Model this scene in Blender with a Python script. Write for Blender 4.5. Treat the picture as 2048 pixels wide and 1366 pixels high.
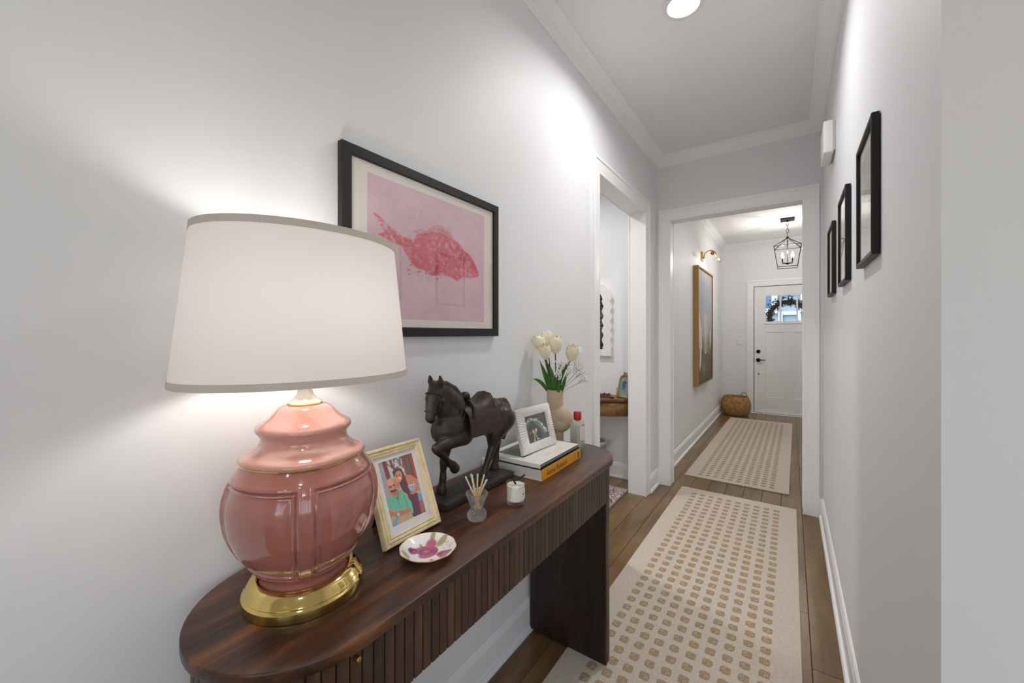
import bpy, bmesh, math, random
import numpy as np
from mathutils import Vector, Matrix
from math import sin, cos, pi, radians, atan2, sqrt

R = random.Random(7)
NR = np.random.default_rng(11)
SC = bpy.context.scene
COL = SC.collection
for o in list(bpy.data.objects):
    bpy.data.objects.remove(o)

# ------------------------------------------------------------------ camera, world, lights, exposure
cam_d = bpy.data.cameras.new('camera')
cam = bpy.data.objects.new('camera', cam_d)
COL.objects.link(cam)
cam.location = (0, 0, 1.27)
cam.rotation_euler = (radians(90), 0, radians(35))
cam_d.sensor_width = 36
cam_d.lens = 13.975
cam_d.shift_y = -15 / 2048
cam_d.clip_start = 0.01
SC.camera = cam

SC.view_settings.view_transform = 'Standard'
SC.view_settings.look = 'None'
SC.view_settings.gamma = 1
SC.view_settings.use_curve_mapping = False
SC.view_settings.exposure = -0.06
SC.cycles.max_bounces = 10
SC.cycles.diffuse_bounces = 6
SC.cycles.transparent_max_bounces = 16
SC.cycles.sample_clamp_indirect = 4
SC.cycles.use_denoising = True
SC.cycles.blur_glossy = 0.5

W = bpy.data.worlds.new('world')
SC.world = W
W.use_nodes = True
wn = W.node_tree
sky = wn.nodes.new('ShaderNodeTexSky')
sky.sky_type = 'NISHITA'
sky.sun_disc = False
sky.sun_elevation = radians(40)
sky.sun_rotation = radians(200)
wn.links.new(sky.outputs[0], wn.nodes['Background'].inputs[0])
wn.nodes['Background'].inputs[1].default_value = 0.35


def light(name, kind, loc, power, color=(1, 1, 1), rot=(0, 0, 0), size=0.1, size_y=None, parent=None, spread=None, spot=None, blend=.5):
    d = bpy.data.lights.new(name, kind)
    d.energy = power
    d.color = color
    if kind == 'AREA':
        d.size = size
        if size_y:
            d.shape = 'RECTANGLE'
            d.size_y = size_y
        else:
            d.shape = 'DISK'
        if spread:
            d.spread = spread
    elif kind == 'SPOT':
        d.shadow_soft_size = size
        d.spot_size = spot
        d.spot_blend = blend
    elif kind == 'POINT':
        d.shadow_soft_size = size
    elif kind == 'SUN':
        d.angle = size
    o = bpy.data.objects.new(name, d)
    COL.objects.link(o)
    o.location = loc
    o.rotation_euler = rot
    if parent:
        o.parent = parent
    return o


CEIL = 2.745
# daylight through the living room windows behind the camera
light('window_daylight', 'AREA', (3.44, -1.6, 1.45), 14, (0.96, 0.98, 1.0), (0, radians(90), 0), 1.9, 2.6)
light('patio_daylight', 'AREA', (1.2, -3.44, 1.35), 7, (0.96, 0.98, 1.0), (radians(-90), 0, radians(180)), 2.0, 2.2)

# ------------------------------------------------------------------ materials


def lin(c):
    return tuple(((v / 255) / 12.92 if v / 255 <= .04045 else ((v / 255 + .055) / 1.055) ** 2.4) for v in c)


def mat(name, rgb=(200, 200, 200), rough=.5, metal=0.0, spec=.5, coat=0.0, bump=None, var=None, emit=None, estr=0, trans=0, ior=1.45, sub=0):
    m = bpy.data.materials.new(name)
    m.use_nodes = True
    nt = m.node_tree
    b = nt.nodes['Principled BSDF']
    c = lin(rgb)
    b.inputs['Base Color'].default_value = (*c, 1)
    b.inputs['Roughness'].default_value = rough
    b.inputs['Metallic'].default_value = metal
    b.inputs['Specular IOR Level'].default_value = spec
    b.inputs['IOR'].default_value = ior
    if coat:
        b.inputs['Coat Weight'].default_value = coat
        b.inputs['Coat Roughness'].default_value = .05
    if trans:
        b.inputs['Transmission Weight'].default_value = trans
    if sub:
        b.inputs['Subsurface Weight'].default_value = sub
        b.inputs['Subsurface Radius'].default_value = (.01, .008, .006)
    if emit:
        b.inputs['Emission Color'].default_value = (*lin(emit), 1)
        b.inputs['Emission Strength'].default_value = estr
    tc = None
    if bump or var:
        tc = nt.nodes.new('ShaderNodeTexCoord')
    if bump:
        sc, st, dist = bump
        n = nt.nodes.new('ShaderNodeTexNoise')
        n.inputs['Scale'].default_value = sc
        n.inputs['Detail'].default_value = 4
        nt.links.new(tc.outputs['Object'], n.inputs['Vector'])
        bp = nt.nodes.new('ShaderNodeBump')
        bp.inputs['Strength'].default_value = st
        bp.inputs['Distance'].default_value = dist
        nt.links.new(n.outputs['Fac'], bp.inputs['Height'])
        nt.links.new(bp.outputs['Normal'], b.inputs['Normal'])
    if var:
        sc, rgb2, lo, hi = var
        n = nt.nodes.new('ShaderNodeTexNoise')
        n.inputs['Scale'].default_value = sc
        n.inputs['Detail'].default_value = 5
        nt.links.new(tc.outputs['Object'], n.inputs['Vector'])
        rp = nt.nodes.new('ShaderNodeValToRGB')
        rp.color_ramp.elements[0].position = lo
        rp.color_ramp.elements[1].position = hi
        rp.color_ramp.elements[0].color = (*c, 1)
        rp.color_ramp.elements[1].color = (*lin(rgb2), 1)
        nt.links.new(n.outputs['Fac'], rp.inputs[0])
        nt.links.new(rp.outputs[0], b.inputs['Base Color'])
    return m


def wood(name, dark, mid, light_, axis='Y', scale=1.0, rough=.4, stretch=14, rnd=True, contrast=(.3, .55, .78), fine=.35, coat=0, vary=.16):
    """grain streaks stretched along one object axis"""
    m = bpy.data.materials.new(name)
    m.use_nodes = True
    nt = m.node_tree
    L = nt.links
    b = nt.nodes['Principled BSDF']
    b.inputs['Roughness'].default_value = rough
    if coat:
        b.inputs['Coat Weight'].default_value = coat
        b.inputs['Coat Roughness'].default_value = .25
    tc = nt.nodes.new('ShaderNodeTexCoord')
    mp = nt.nodes.new('ShaderNodeMapping')
    s = [1.0 * scale] * 3
    s['XYZ'.index(axis)] = scale / stretch
    mp.inputs['Scale'].default_value = s
    L.new(tc.outputs['Object'], mp.inputs['Vector'])
    vec = mp.outputs['Vector']
    oi = nt.nodes.new('ShaderNodeObjectInfo')
    if rnd:
        ad = nt.nodes.new('ShaderNodeVectorMath')
        ad.operation = 'ADD'
        mu = nt.nodes.new('ShaderNodeVectorMath')
        mu.operation = 'SCALE'
        mu.inputs[0].default_value = (37, 53, 71)
        L.new(oi.outputs['Random'], mu.inputs['Scale'])
        L.new(vec, ad.inputs[0])
        L.new(mu.outputs[0], ad.inputs[1])
        vec = ad.outputs[0]
    n1 = nt.nodes.new('ShaderNodeTexNoise')
    n1.inputs['Scale'].default_value = 9
    n1.inputs['Detail'].default_value = 6
    n1.inputs['Distortion'].default_value = .9
    L.new(vec, n1.inputs['Vector'])
    n2 = nt.nodes.new('ShaderNodeTexNoise')
    n2.inputs['Scale'].default_value = 70
    n2.inputs['Detail'].default_value = 5
    L.new(vec, n2.inputs['Vector'])
    mx = nt.nodes.new('ShaderNodeMath')
    mx.operation = 'MULTIPLY_ADD'
    L.new(n2.outputs['Fac'], mx.inputs[0])
    mx.inputs[1].default_value = fine
    sb = nt.nodes.new('ShaderNodeMath')
    sb.operation = 'ADD'
    L.new(n1.outputs['Fac'], sb.inputs[0])
    sb.inputs[1].default_value = -fine / 2
    L.new(sb.outputs[0], mx.inputs[2])
    fac = mx.outputs[0]
    if rnd:
        ra = nt.nodes.new('ShaderNodeMath')
        ra.operation = 'MULTIPLY_ADD'
        L.new(oi.outputs['Random'], ra.inputs[0])
        ra.inputs[1].default_value = vary
        a2 = nt.nodes.new('ShaderNodeMath')
        a2.operation = 'ADD'
        L.new(fac, a2.inputs[0])
        a2.inputs[1].default_value = -vary / 2
        L.new(a2.outputs[0], ra.inputs[2])
        fac = ra.outputs[0]
    rp = nt.nodes.new('ShaderNodeValToRGB')
    e = rp.color_ramp.elements
    e[0].position, e[1].position = contrast[0], contrast[2]
    e[0].color = (*lin(dark), 1)
    e[1].color = (*lin(light_), 1)
    k = e.new(contrast[1])
    k.color = (*lin(mid), 1)
    L.new(fac, rp.inputs[0])
    L.new(rp.outputs[0], b.inputs['Base Color'])
    bp = nt.nodes.new('ShaderNodeBump')
    bp.inputs['Strength'].default_value = .12
    bp.inputs['Distance'].default_value = .002
    L.new(n2.outputs['Fac'], bp.inputs['Height'])
    L.new(bp.outputs['Normal'], b.inputs['Normal'])
    return m


def glassy(name, tint=(1, 1, 1), refl=.06, rough=0.0, transp=1.0):
    """flat pane: mostly clear with a fresnel reflection"""
    m = bpy.data.materials.new(name)
    m.use_nodes = True
    nt = m.node_tree
    nt.nodes.remove(nt.nodes['Principled BSDF'])
    out = nt.nodes['Material Output']
    t = nt.nodes.new('ShaderNodeBsdfTransparent')
    t.inputs[0].default_value = (*tint, 1)
    g = nt.nodes.new('ShaderNodeBsdfGlossy')
    g.inputs['Roughness'].default_value = rough
    fr = nt.nodes.new('ShaderNodeFresnel')
    fr.inputs['IOR'].default_value = 1.5
    ad = nt.nodes.new('ShaderNodeMath')
    ad.operation = 'ADD'
    ad.inputs[1].default_value = refl - .04
    nt.links.new(fr.outputs[0], ad.inputs[0])
    ge = nt.nodes.new('ShaderNodeNewGeometry')      # only the outer face of the sheet mirrors
    iv = nt.nodes.new('ShaderNodeMath')
    iv.operation = 'SUBTRACT'
    iv.inputs[0].default_value = 1
    nt.links.new(ge.outputs['Backfacing'], iv.inputs[1])
    ml = nt.nodes.new('ShaderNodeMath')
    ml.operation = 'MULTIPLY'
    ml.use_clamp = True
    nt.links.new(ad.outputs[0], ml.inputs[0])
    nt.links.new(iv.outputs[0], ml.inputs[1])
    mx = nt.nodes.new('ShaderNodeMixShader')
    nt.links.new(ml.outputs[0], mx.inputs[0])
    nt.links.new(t.outputs[0], mx.inputs[1])
    nt.links.new(g.outputs[0], mx.inputs[2])
    nt.links.new(mx.outputs[0], out.inputs[0])
    return m


def crystal(name, tint=(1, 1, 1), clear=.45, milky=0):
    """thick clear glass: refraction mixed with straight transmission so light gets through"""
    m = bpy.data.materials.new(name)
    m.use_nodes = True
    nt = m.node_tree
    nt.nodes.remove(nt.nodes['Principled BSDF'])
    out = nt.nodes['Material Output']
    t = nt.nodes.new('ShaderNodeBsdfTransparent')
    t.inputs[0].default_value = (*tint, 1)
    g = nt.nodes.new('ShaderNodeBsdfGlass')
    g.inputs['Color'].default_value = (*tint, 1)
    g.inputs['IOR'].default_value = 1.5
    mx = nt.nodes.new('ShaderNodeMixShader')
    mx.inputs[0].default_value = clear
    nt.links.new(g.outputs[0], mx.inputs[1])
    nt.links.new(t.outputs[0], mx.inputs[2])
    res = mx
    if milky:
        df = nt.nodes.new('ShaderNodeBsdfTranslucent')
        d2 = nt.nodes.new('ShaderNodeBsdfDiffuse')
        ms = nt.nodes.new('ShaderNodeMixShader')
        nt.links.new(df.outputs[0], ms.inputs[1])
        nt.links.new(d2.outputs[0], ms.inputs[2])
        res = nt.nodes.new('ShaderNodeMixShader')
        res.inputs[0].default_value = milky
        nt.links.new(mx.outputs[0], res.inputs[1])
        nt.links.new(ms.outputs[0], res.inputs[2])
    nt.links.new(res.outputs[0], out.inputs[0])
    return m


def emat(name, rgb, strength):
    m = bpy.data.materials.new(name)
    m.use_nodes = True
    nt = m.node_tree
    nt.nodes.remove(nt.nodes['Principled BSDF'])
    e = nt.nodes.new('ShaderNodeEmission')
    e.inputs[0].default_value = (*lin(rgb), 1)
    e.inputs[1].default_value = strength
    nt.links.new(e.outputs[0], nt.nodes['Material Output'].inputs[0])
    return m


# ---- small printed pictures painted in code
def vnoise(h, w, cells, seed=0, octaves=4):
    r = np.random.default_rng(seed)
    out = np.zeros((h, w))
    amp, tot = 1.0, 0
    for k in range(octaves):
        cy, cx = max(2, int(cells * 2 ** k)), max(2, int(cells * 2 ** k * w / h))
        g = r.random((cy + 2, cx + 2))
        y = np.linspace(0, cy, h)
        x = np.linspace(0, cx, w)
        yi, xi = y.astype(int), x.astype(int)
        fy, fx = (y - yi)[:, None], (x - xi)[None]
        fy, fx = fy * fy * (3 - 2 * fy), fx * fx * (3 - 2 * fx)
        a = g[yi][:, xi] * (1 - fx) + g[yi][:, xi + 1] * fx
        b = g[yi + 1][:, xi] * (1 - fx) + g[yi + 1][:, xi + 1] * fx
        out += amp * (a * (1 - fy) + b * fy)
        tot += amp
        amp *= .55
    return out / tot


class Paint:
    def __init__(s, w, h, bg):
        s.w, s.h = w, h
        s.a = np.ones((h, w, 3)) * np.array(bg) / 255
        s.v, s.u = np.mgrid[0:h, 0:w]
        s.u = (s.u + .5) / w
        s.v = (s.v + .5) / h

    def put(s, m, c, al=1.0):
        m = (np.clip(m, 0, 1) * al)[..., None]
        s.a = s.a * (1 - m) + m * np.array(c) / 255

    def inside(s, pts):
        m = np.zeros((s.h, s.w), bool)
        n = len(pts)
        for i in range(n):
            (x0, y0), (x1, y1) = pts[i], pts[(i + 1) % n]
            if y0 == y1:
                continue
            c = ((s.v >= min(y0, y1)) & (s.v < max(y0, y1)))
            xi = x0 + (s.v - y0) * (x1 - x0) / (y1 - y0)
            m ^= c & (s.u < xi)
        return m.astype(float)

    def poly(s, pts, c, al=1.0, blur=0, tex=None):
        m = s.inside(pts)
        if blur:
            m = boxblur(m, blur)
        if tex is not None:
            m = m * tex
        s.put(m, c, al)
        return m

    def win(s, x0, x1, y0, y1):
        return (slice(max(0, int(y0 * s.h) - 1), max(0, min(s.h, int(y1 * s.h) + 2))), slice(max(0, int(x0 * s.w) - 1), max(0, min(s.w, int(x1 * s.w) + 2))))

    def put_w(s, w, m, c, al):
        m = (np.clip(m, 0, 1) * al)[..., None]
        s.a[w] = s.a[w] * (1 - m) + m * np.array(c) / 255

    def ell(s, cx, cy, rx, ry, c, al=1.0, rot=0, soft=.12):
        ct, st = cos(rot), sin(rot)
        k = s.h / s.w
        e = max(rx, ry * k) * (1 + soft)
        w = s.win(cx - e, cx + e, cy - e / k, cy + e / k)
        dx, dy = (s.u[w] - cx), (s.v[w] - cy) * k
        x, y = dx * ct + dy * st, -dx * st + dy * ct
        d = np.sqrt((x / rx) ** 2 + (y / (ry * k)) ** 2)
        s.put_w(w, (1 + soft / 2 - d) / soft, c, al)

    def line(s, p, q, wd, c, al=1.0):
        k = s.h / s.w
        e = wd * 2
        w = s.win(min(p[0], q[0]) - e, max(p[0], q[0]) + e, min(p[1], q[1]) - e / k, max(p[1], q[1]) + e / k)
        px, py, qx, qy = p[0], p[1] * k, q[0], q[1] * k
        dx, dy = qx - px, qy - py
        u, v = s.u[w], s.v[w] * k
        t = np.clip(((u - px) * dx + (v - py) * dy) / (dx * dx + dy * dy + 1e-9), 0, 1)
        d = np.hypot(u - px - t * dx, v - py - t * dy)
        s.put_w(w, (wd - d) / (wd * .5) + .5, c, al)

    def done(s, name, rough=.5, coat=0):
        img = bpy.data.images.new(name, s.w, s.h)
        px = np.ones((s.h, s.w, 4), np.float32)
        px[..., :3] = np.clip(s.a, 0, 1)[::-1]
        img.pixels.foreach_set(px.ravel())
        img.update()
        m = bpy.data.materials.new(name)
        m.use_nodes = True
        nt = m.node_tree
        b = nt.nodes['Principled BSDF']
        b.inputs['Roughness'].default_value = rough
        if coat:
            b.inputs['Coat Weight'].default_value = coat
            b.inputs['Coat Roughness'].default_value = .04
        t = nt.nodes.new('ShaderNodeTexImage')
        t.image = img
        t.extension = 'EXTEND'
        nt.links.new(t.outputs[0], b.inputs['Base Color'])
        return m


def boxblur(m, r):
    for ax in (0, 1):
        acc = np.zeros_like(m)
        for k in range(-r, r + 1):
            acc += np.roll(m, k, ax)
        m = acc / (2 * r + 1)
    return m


# ------------------------------------------------------------------ geometry helpers
def fin(name, bm, m, parent=None, loc=None, rot=None, smooth=None, recalc=True):
    if recalc:
        bmesh.ops.recalc_face_normals(bm, faces=bm.faces)
    me = bpy.data.meshes.new(name)
    bm.to_mesh(me)
    bm.free()
    for mm in (m if isinstance(m, (list, tuple)) else [m]):
        me.materials.append(mm)
    if smooth is not None:
        me.shade_smooth()
        me.set_sharp_from_angle(angle=radians(smooth))
    o = bpy.data.objects.new(name, me)
    COL.objects.link(o)
    if parent:
        o.parent = parent
    if loc:
        o.location = loc
    if rot:
        o.rotation_euler = rot
    return o


def inst(src, parent=None, loc=None, rot=None, scale=None):
    c = src.copy()
    COL.objects.link(c)
    if parent:
        c.parent = parent
    if loc is not None:
        c.location = loc
    if rot is not None:
        c.rotation_euler = rot
    if scale is not None:
        c.scale = scale
    return c


def copy_tree(o, parent=None):
    c = inst(o, parent)
    for ch in list(o.children):
        copy_tree(ch, c)
    return c


def tag(o, label, cat, group=None):
    o['label'] = label
    o['category'] = cat
    if group:
        o['group'] = group
    return o


def thing(name, label, cat, loc=(0, 0, 0), rz=0, group=None):
    o = bpy.data.objects.new(name, None)
    COL.objects.link(o)
    o.empty_display_size = .05
    o.location = loc
    o.rotation_euler = (0, 0, rz)
    return tag(o, label, cat, group)


def struct(o):
    o['kind'] = 'structure'
    return o


def box(bm, x0, x1, y0, y1, z0, z1, bev=0, seg=1):
    g = bmesh.ops.create_cube(bm, size=1)
    vs = g['verts']
    for v in vs:
        v.co = Vector(((x0 + x1) / 2 + v.co.x * (x1 - x0), (y0 + y1) / 2 + v.co.y * (y1 - y0), (z0 + z1) / 2 + v.co.z * (z1 - z0)))
    if bev:
        es = list({e for v in vs for e in v.link_edges})
        bmesh.ops.bevel(bm, geom=es, offset=bev, segments=seg, affect='EDGES', profile=.5)
    return vs


def boxo(name, b, m, parent=None, bev=0, seg=1, **k):
    bm = bmesh.new()
    box(bm, *b, bev=bev, seg=seg)
    return fin(name, bm, m, parent, smooth=30 if bev and seg > 1 else None, **k)


def lathe(bm, prof, n=48, cx=0, cy=0, sx=1, sy=1, cap0=True, cap1=True, rf=None, a0=0, mi=0):
    rings = []
    for (r, z) in prof:
        ring = []
        for i in range(n):
            a = a0 + 2 * pi * i / n
            k = rf(a, z, r) if rf else 1
            ring.append(bm.verts.new((cx + r * k * sx * cos(a), cy + r * k * sy * sin(a), z)))
        rings.append(ring)
    for A, B in zip(rings[:-1], rings[1:]):
        for i in range(n):
            f = bm.faces.new((A[i], A[(i + 1) % n], B[(i + 1) % n], B[i]))
            f.material_index = mi
    if cap0:
        bm.faces.new(rings[0][::-1])
    if cap1:
        bm.faces.new(rings[-1])
    return rings


def frame_of(d):
    d = Vector(d).normalized()
    u = d.orthogonal().normalized()
    return u, d.cross(u)


def tube(bm, pts, rad, n=10, cap=True, closed=False):
    pts = [Vector(p) for p in pts]
    N = len(pts)
    rs = rad if isinstance(rad, (list, tuple)) else [rad] * N
    rings = []
    up = None
    for i, p in enumerate(pts):
        if closed:
            d = pts[(i + 1) % N] - pts[i - 1]
        else:
            d = pts[min(i + 1, N - 1)] - pts[max(i - 1, 0)]
        d.normalize()
        if up is None:
            up = d.orthogonal().normalized()
        else:
            up = (up - d * up.dot(d))
            up = up.normalized() if up.length > 1e-6 else d.orthogonal().normalized()
        w = d.cross(up)
        rings.append([bm.verts.new(p + rs[i] * (cos(2 * pi * k / n) * up + sin(2 * pi * k / n) * w)) for k in range(n)])
    seq = list(zip(rings[:-1], rings[1:]))
    if closed:
        seq.append((rings[-1], rings[0]))
    for A, B in seq:
        for k in range(n):
            bm.faces.new((A[k], A[(k + 1) % n], B[(k + 1) % n], B[k]))
    if cap and not closed:
        bm.faces.new(rings[0][::-1])
        bm.faces.new(rings[-1])


def sph(bm, c, r, u=16, v=10, s=(1, 1, 1)):
    P = lambda a, b: bm.verts.new((c[0] + r * s[0] * sin(b) * cos(a), c[1] + r * s[1] * sin(b) * sin(a), c[2] + r * s[2] * cos(b)))
    top, bot = P(0, 0), P(0, pi)
    rows = [[P(2 * pi * i / u, pi * j / v) for i in range(u)] for j in range(1, v)]
    F = bm.faces.new
    for i in range(u):
        k = (i + 1) % u
        F((top, rows[0][i], rows[0][k]))
        F((bot, rows[-1][k], rows[-1][i]))
        for A, B in zip(rows[:-1], rows[1:]):
            F((A[i], B[i], B[k], A[k]))


def sweep(bm, path, prof, fmap, closed=False, caps=True):
    """sweep a closed profile (offset to the left of travel, thickness) along a mitred 2D path"""
    N = len(path)
    P = [Vector(p) for p in path]

    def nrm(a, b):
        d = (b - a).normalized()
        return Vector((-d.y, d.x))
    rings = []
    for i in range(N):
        if closed:
            n1, n2 = nrm(P[i - 1], P[i]), nrm(P[i], P[(i + 1) % N])
        else:
            n1 = nrm(P[i - 1], P[i]) if i else nrm(P[0], P[1])
            n2 = nrm(P[i], P[i + 1]) if i < N - 1 else n1
        mv = (n1 + n2) / (1 + n1.dot(n2))
        rings.append([bm.verts.new(fmap(*(P[i] + mv * o), t)) for o, t in prof])
    M = len(prof)
    seq = list(zip(rings[:-1], rings[1:]))
    if closed:
        seq.append((rings[-1], rings[0]))
    for A, B in seq:
        for k in range(M):
            bm.faces.new((A[k], A[(k + 1) % M], B[(k + 1) % M], B[k]))
    if caps and not closed:
        bm.faces.new(rings[0][::-1])
        bm.faces.new(rings[-1])


def prism(bm, pts, z0, z1, fmap=None, mi=0):
    f = fmap or (lambda a, b, t: (a, b, t))
    A = [bm.verts.new(f(a, b, z0)) for a, b in pts]
    B = [bm.verts.new(f(a, b, z1)) for a, b in pts]
    n = len(pts)
    for i in range(n):
        q = bm.faces.new((A[i], A[(i + 1) % n], B[(i + 1) % n], B[i]))
        q.material_index = mi
    bm.faces.new(A[::-1]).material_index = mi
    bm.faces.new(B).material_index = mi


def quad_uv(name, corners, m, parent=None, **k):
    """corners TL,TR,BR,BL"""
    bm = bmesh.new()
    vs = [bm.verts.new(c) for c in corners]
    f = bm.faces.new(vs)
    uv = bm.loops.layers.uv.new('uv')
    for l, t in zip(f.loops, ((0, 1), (1, 1), (1, 0), (0, 0))):
        l[uv].uv = t
    return fin(name, bm, m, parent, recalc=False, **k)


def organic(name, bm, m, parent, voxel, smooth=4, loc=None):
    """join overlapping solids into one continuous skin"""
    me = bpy.data.meshes.new(name)
    bm.to_mesh(me)
    bm.free()
    o = bpy.data.objects.new(name, me)
    COL.objects.link(o)
    r = o.modifiers.new('r', 'REMESH')
    r.mode = 'VOXEL'
    r.voxel_size = voxel
    s = o.modifiers.new('s', 'SMOOTH')
    s.iterations = smooth
    s.factor = .5
    dg = bpy.context.evaluated_depsgraph_get()
    nm = bpy.data.meshes.new_from_object(o.evaluated_get(dg))
    o.modifiers.clear()
    o.data = nm
    nm.name = name
    nm.materials.clear()
    nm.materials.append(m)
    nm.shade_smooth()
    o.parent = parent
    if loc:
        o.location = loc
    return o


def chain(bm, pts, sx=1.0, step=.35):
    """tapered round limb: pts = (x,y,z,r)"""
    for a, b in zip(pts[:-1], pts[1:]):
        A, B = Vector(a[:3]), Vector(b[:3])
        n = max(2, int((B - A).length / (min(a[3], b[3]) * step)) + 1)
        for i in range(n + 1):
            t = i / n
            p = A.lerp(B, t)
            r = a[3] * (1 - t) + b[3] * t
            sph(bm, p, r, 12, 8, (sx, 1, 1))


def text_obj(name, body, size, m, parent, mtx, shear=0, align='CENTER', depth=.0002, xs=1.0):
    cu = bpy.data.curves.new(name, 'FONT')
    cu.body = body
    cu.size = size
    cu.align_x = align
    cu.align_y = 'CENTER'
    cu.shear = shear
    cu.extrude = depth
    cu.resolution_u = 3
    t = bpy.data.objects.new(name, cu)
    COL.objects.link(t)
    dg = bpy.context.evaluated_depsgraph_get()
    me = bpy.data.meshes.new_from_object(t.evaluated_get(dg))
    bpy.data.objects.remove(t)
    me.transform(Matrix.Diagonal((xs, 1, 1, 1)))
    me.transform(mtx)
    me.materials.clear()
    me.materials.append(m)
    o = bpy.data.objects.new(name, me)
    COL.objects.link(o)
    o.parent = parent
    return o


# ------------------------------------------------------------------ shared materials
M_WALL = mat('wall_paint', (234, 235, 237), .55, bump=(260, .05, .001))
M_TRIM = mat('trim_paint', (246, 247, 248), .35)
M_CEIL = mat('ceiling_paint', (242, 242, 242), .8)
M_DOOR = mat('door_paint', (242, 243, 244), .38)
M_BLACK = mat('black_wood', (24, 22, 19), .45)
M_BLACKM = mat('black_metal', (30, 28, 27), .4, .6)
M_BRASS = mat('polished_brass', (232, 205, 130), .09, 1.0)
M_SATIN = mat('satin_brass', (190, 150, 85), .3, 1.0)
M_GOLDF = mat('gold_paint', (168, 134, 82), .45, .4)
M_PANE = glassy('picture_pane', refl=.085)
M_MATW = mat('mat_board', (233, 226, 217), .8)
M_WHITE = mat('white_gloss', (236, 234, 230), .3)
M_PLAST = mat('white_plastic', (236, 236, 234), .4)
M_WALNUT_T = wood('walnut_top', (36, 20, 13), (74, 45, 28), (128, 78, 38), 'Y', 1.6, .33, 11, rnd=False, contrast=(.34, .52, .72))
M_WALNUT_S = wood('walnut_slat', (46, 28, 19), (74, 50, 36), (100, 66, 44), 'Z', 3, .45, 9, vary=.07)
M_WALNUT_P = wood('walnut_panel', (24, 14, 9), (42, 26, 18), (60, 38, 25), 'Z', 2, .42, 9)
M_DARKGAP = mat('walnut_groove', (30, 19, 13), .7)
M_FLOOR = wood('oak_floor', (94, 71, 44), (120, 93, 59), (140, 111, 74), 'Y', 1.2, .24, 7, contrast=(.2, .5, .85), fine=.22)
M_FLOORGAP = mat('floor_joint', (92, 70, 44), .7)

# ------------------------------------------------------------------ the setting
XL, XR, YE = -.931, .188, 3.485
bm = bmesh.new()
box(bm, -2.7, 1.3, 0.0, 7.6, -.08, -.011)
FLOOR = struct(fin('floor', bm, M_FLOORGAP))
# individual floor boards
def board_mesh(L):
    bm = bmesh.new()
    box(bm, -.0615, .0615, -L / 2, L / 2, -.011, 0, bev=.0012)
    o = fin('plank', bm, M_FLOOR, FLOOR)
    return o
protos = {}
x = .0675 - .125 * 18
col_i = 0
while x < 1.15:
    xc = x + .0625
    y = 0.0
    if abs(x - .0675) < .01:
        cuts = [0, .62, 1.889, 3.02, 4.5, 5.6, 7.0, 7.6]
    else:
        cuts = [0]
        while cuts[-1] < 7.6:
            cuts.append(min(7.6, cuts[-1] + R.choice([.6, .9, 1.2, 1.5, 1.8]) * (.5 if cuts[-1] == 0 else 1)))
        if len(cuts) > 2 and cuts[-1] - cuts[-2] < .2:
            cuts.pop(-2)
    if xc < -1.06:   # the powder room only
        cuts = [c for c in cuts if 1.7 < c < 3.4]
        cuts = [1.75] + cuts + [3.44]
    for a, b in zip(cuts[:-1], cuts[1:]):
        L = round(b - a - .0015, 3)
        if L not in protos:
            protos[L] = board_mesh(L)
            o = protos[L]
        else:
            o = inst(protos[L], FLOOR)
        o.location = (xc, (a + b) / 2, 0)
    x += .125
bm = bmesh.new()
box(bm, -1.05, 3.6, -3.6, 0, -.08, 0)
struct(fin('floor', bm, M_FLOOR))

bm = bmesh.new()
box(bm, -2.7, 3.6, -3.6, 7.6, CEIL, CEIL + .1)
struct(fin('ceiling', bm, M_CEIL))

OT = 2.222          # clear height of the cased openings
OA, OB = 2.22, 3.14  # left opening along Y
EA, EB = -.824, .075  # end opening along X
J = .016


def wall(name, *boxes):
    bm = bmesh.new()
    for b in boxes:
        box(bm, *b)
    return struct(fin(name, bm, M_WALL))


wall('wall_left', (XL - .122, XL, -3.5, OA - J, 0, CEIL), (XL - .122, XL, OB + J, 7.6, 0, CEIL), (XL - .122, XL, OA - J, OB + J, OT + J, CEIL))
wall('wall_end', (XL, EA - J, YE, YE + .11, 0, CEIL), (EB + J, 1.2, YE, YE + .11, 0, CEIL), (EA - J, EB + J, YE, YE + .11, OT + J, CEIL))
wall('wall_right', (XR, XR + .12, .99, YE, 0, CEIL))
wall('wall_entry', (XR, 3.5, .87, .99, 0, CEIL))
wall('wall_back', (-1.05, .1, -3.6, -3.5, 0, CEIL), (2.3, 3.6, -3.6, -3.5, 0, CEIL), (.1, 2.3, -3.6, -3.5, 2.45, CEIL))
wall('wall_living', (3.5, 3.6, -3.5, -2.9, 0, CEIL), (3.5, 3.6, -.3, .99, 0, CEIL), (3.5, 3.6, -2.9, -.3, 0, .5), (3.5, 3.6, -2.9, -.3, 2.4, CEIL))
wall('wall_powder_far', (-2.6, XL - .122, 3.438, 3.5, 0, CEIL))
wall('wall_powder_near', (-2.6, XL - .122, 1.66, 1.75, 0, CEIL))
wall('wall_powder_left', (-2.7, -2.6, 1.66, 3.5, 0, CEIL))
DX0, DX1, DZ = -.477, .437, 2.024   # front door leaf
YD = 7.48
wall('wall_front', (XL, DX0 - .03, YD, YD + .12, 0, CEIL), (DX1 + .03, 1.2, YD, YD + .12, 0, CEIL), (DX0 - .03, DX1 + .03, YD, YD + .12, DZ + .03, CEIL))
wall('wall_foyer_right', (1.2, 1.3, YE, 7.6, 0, CEIL))

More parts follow.
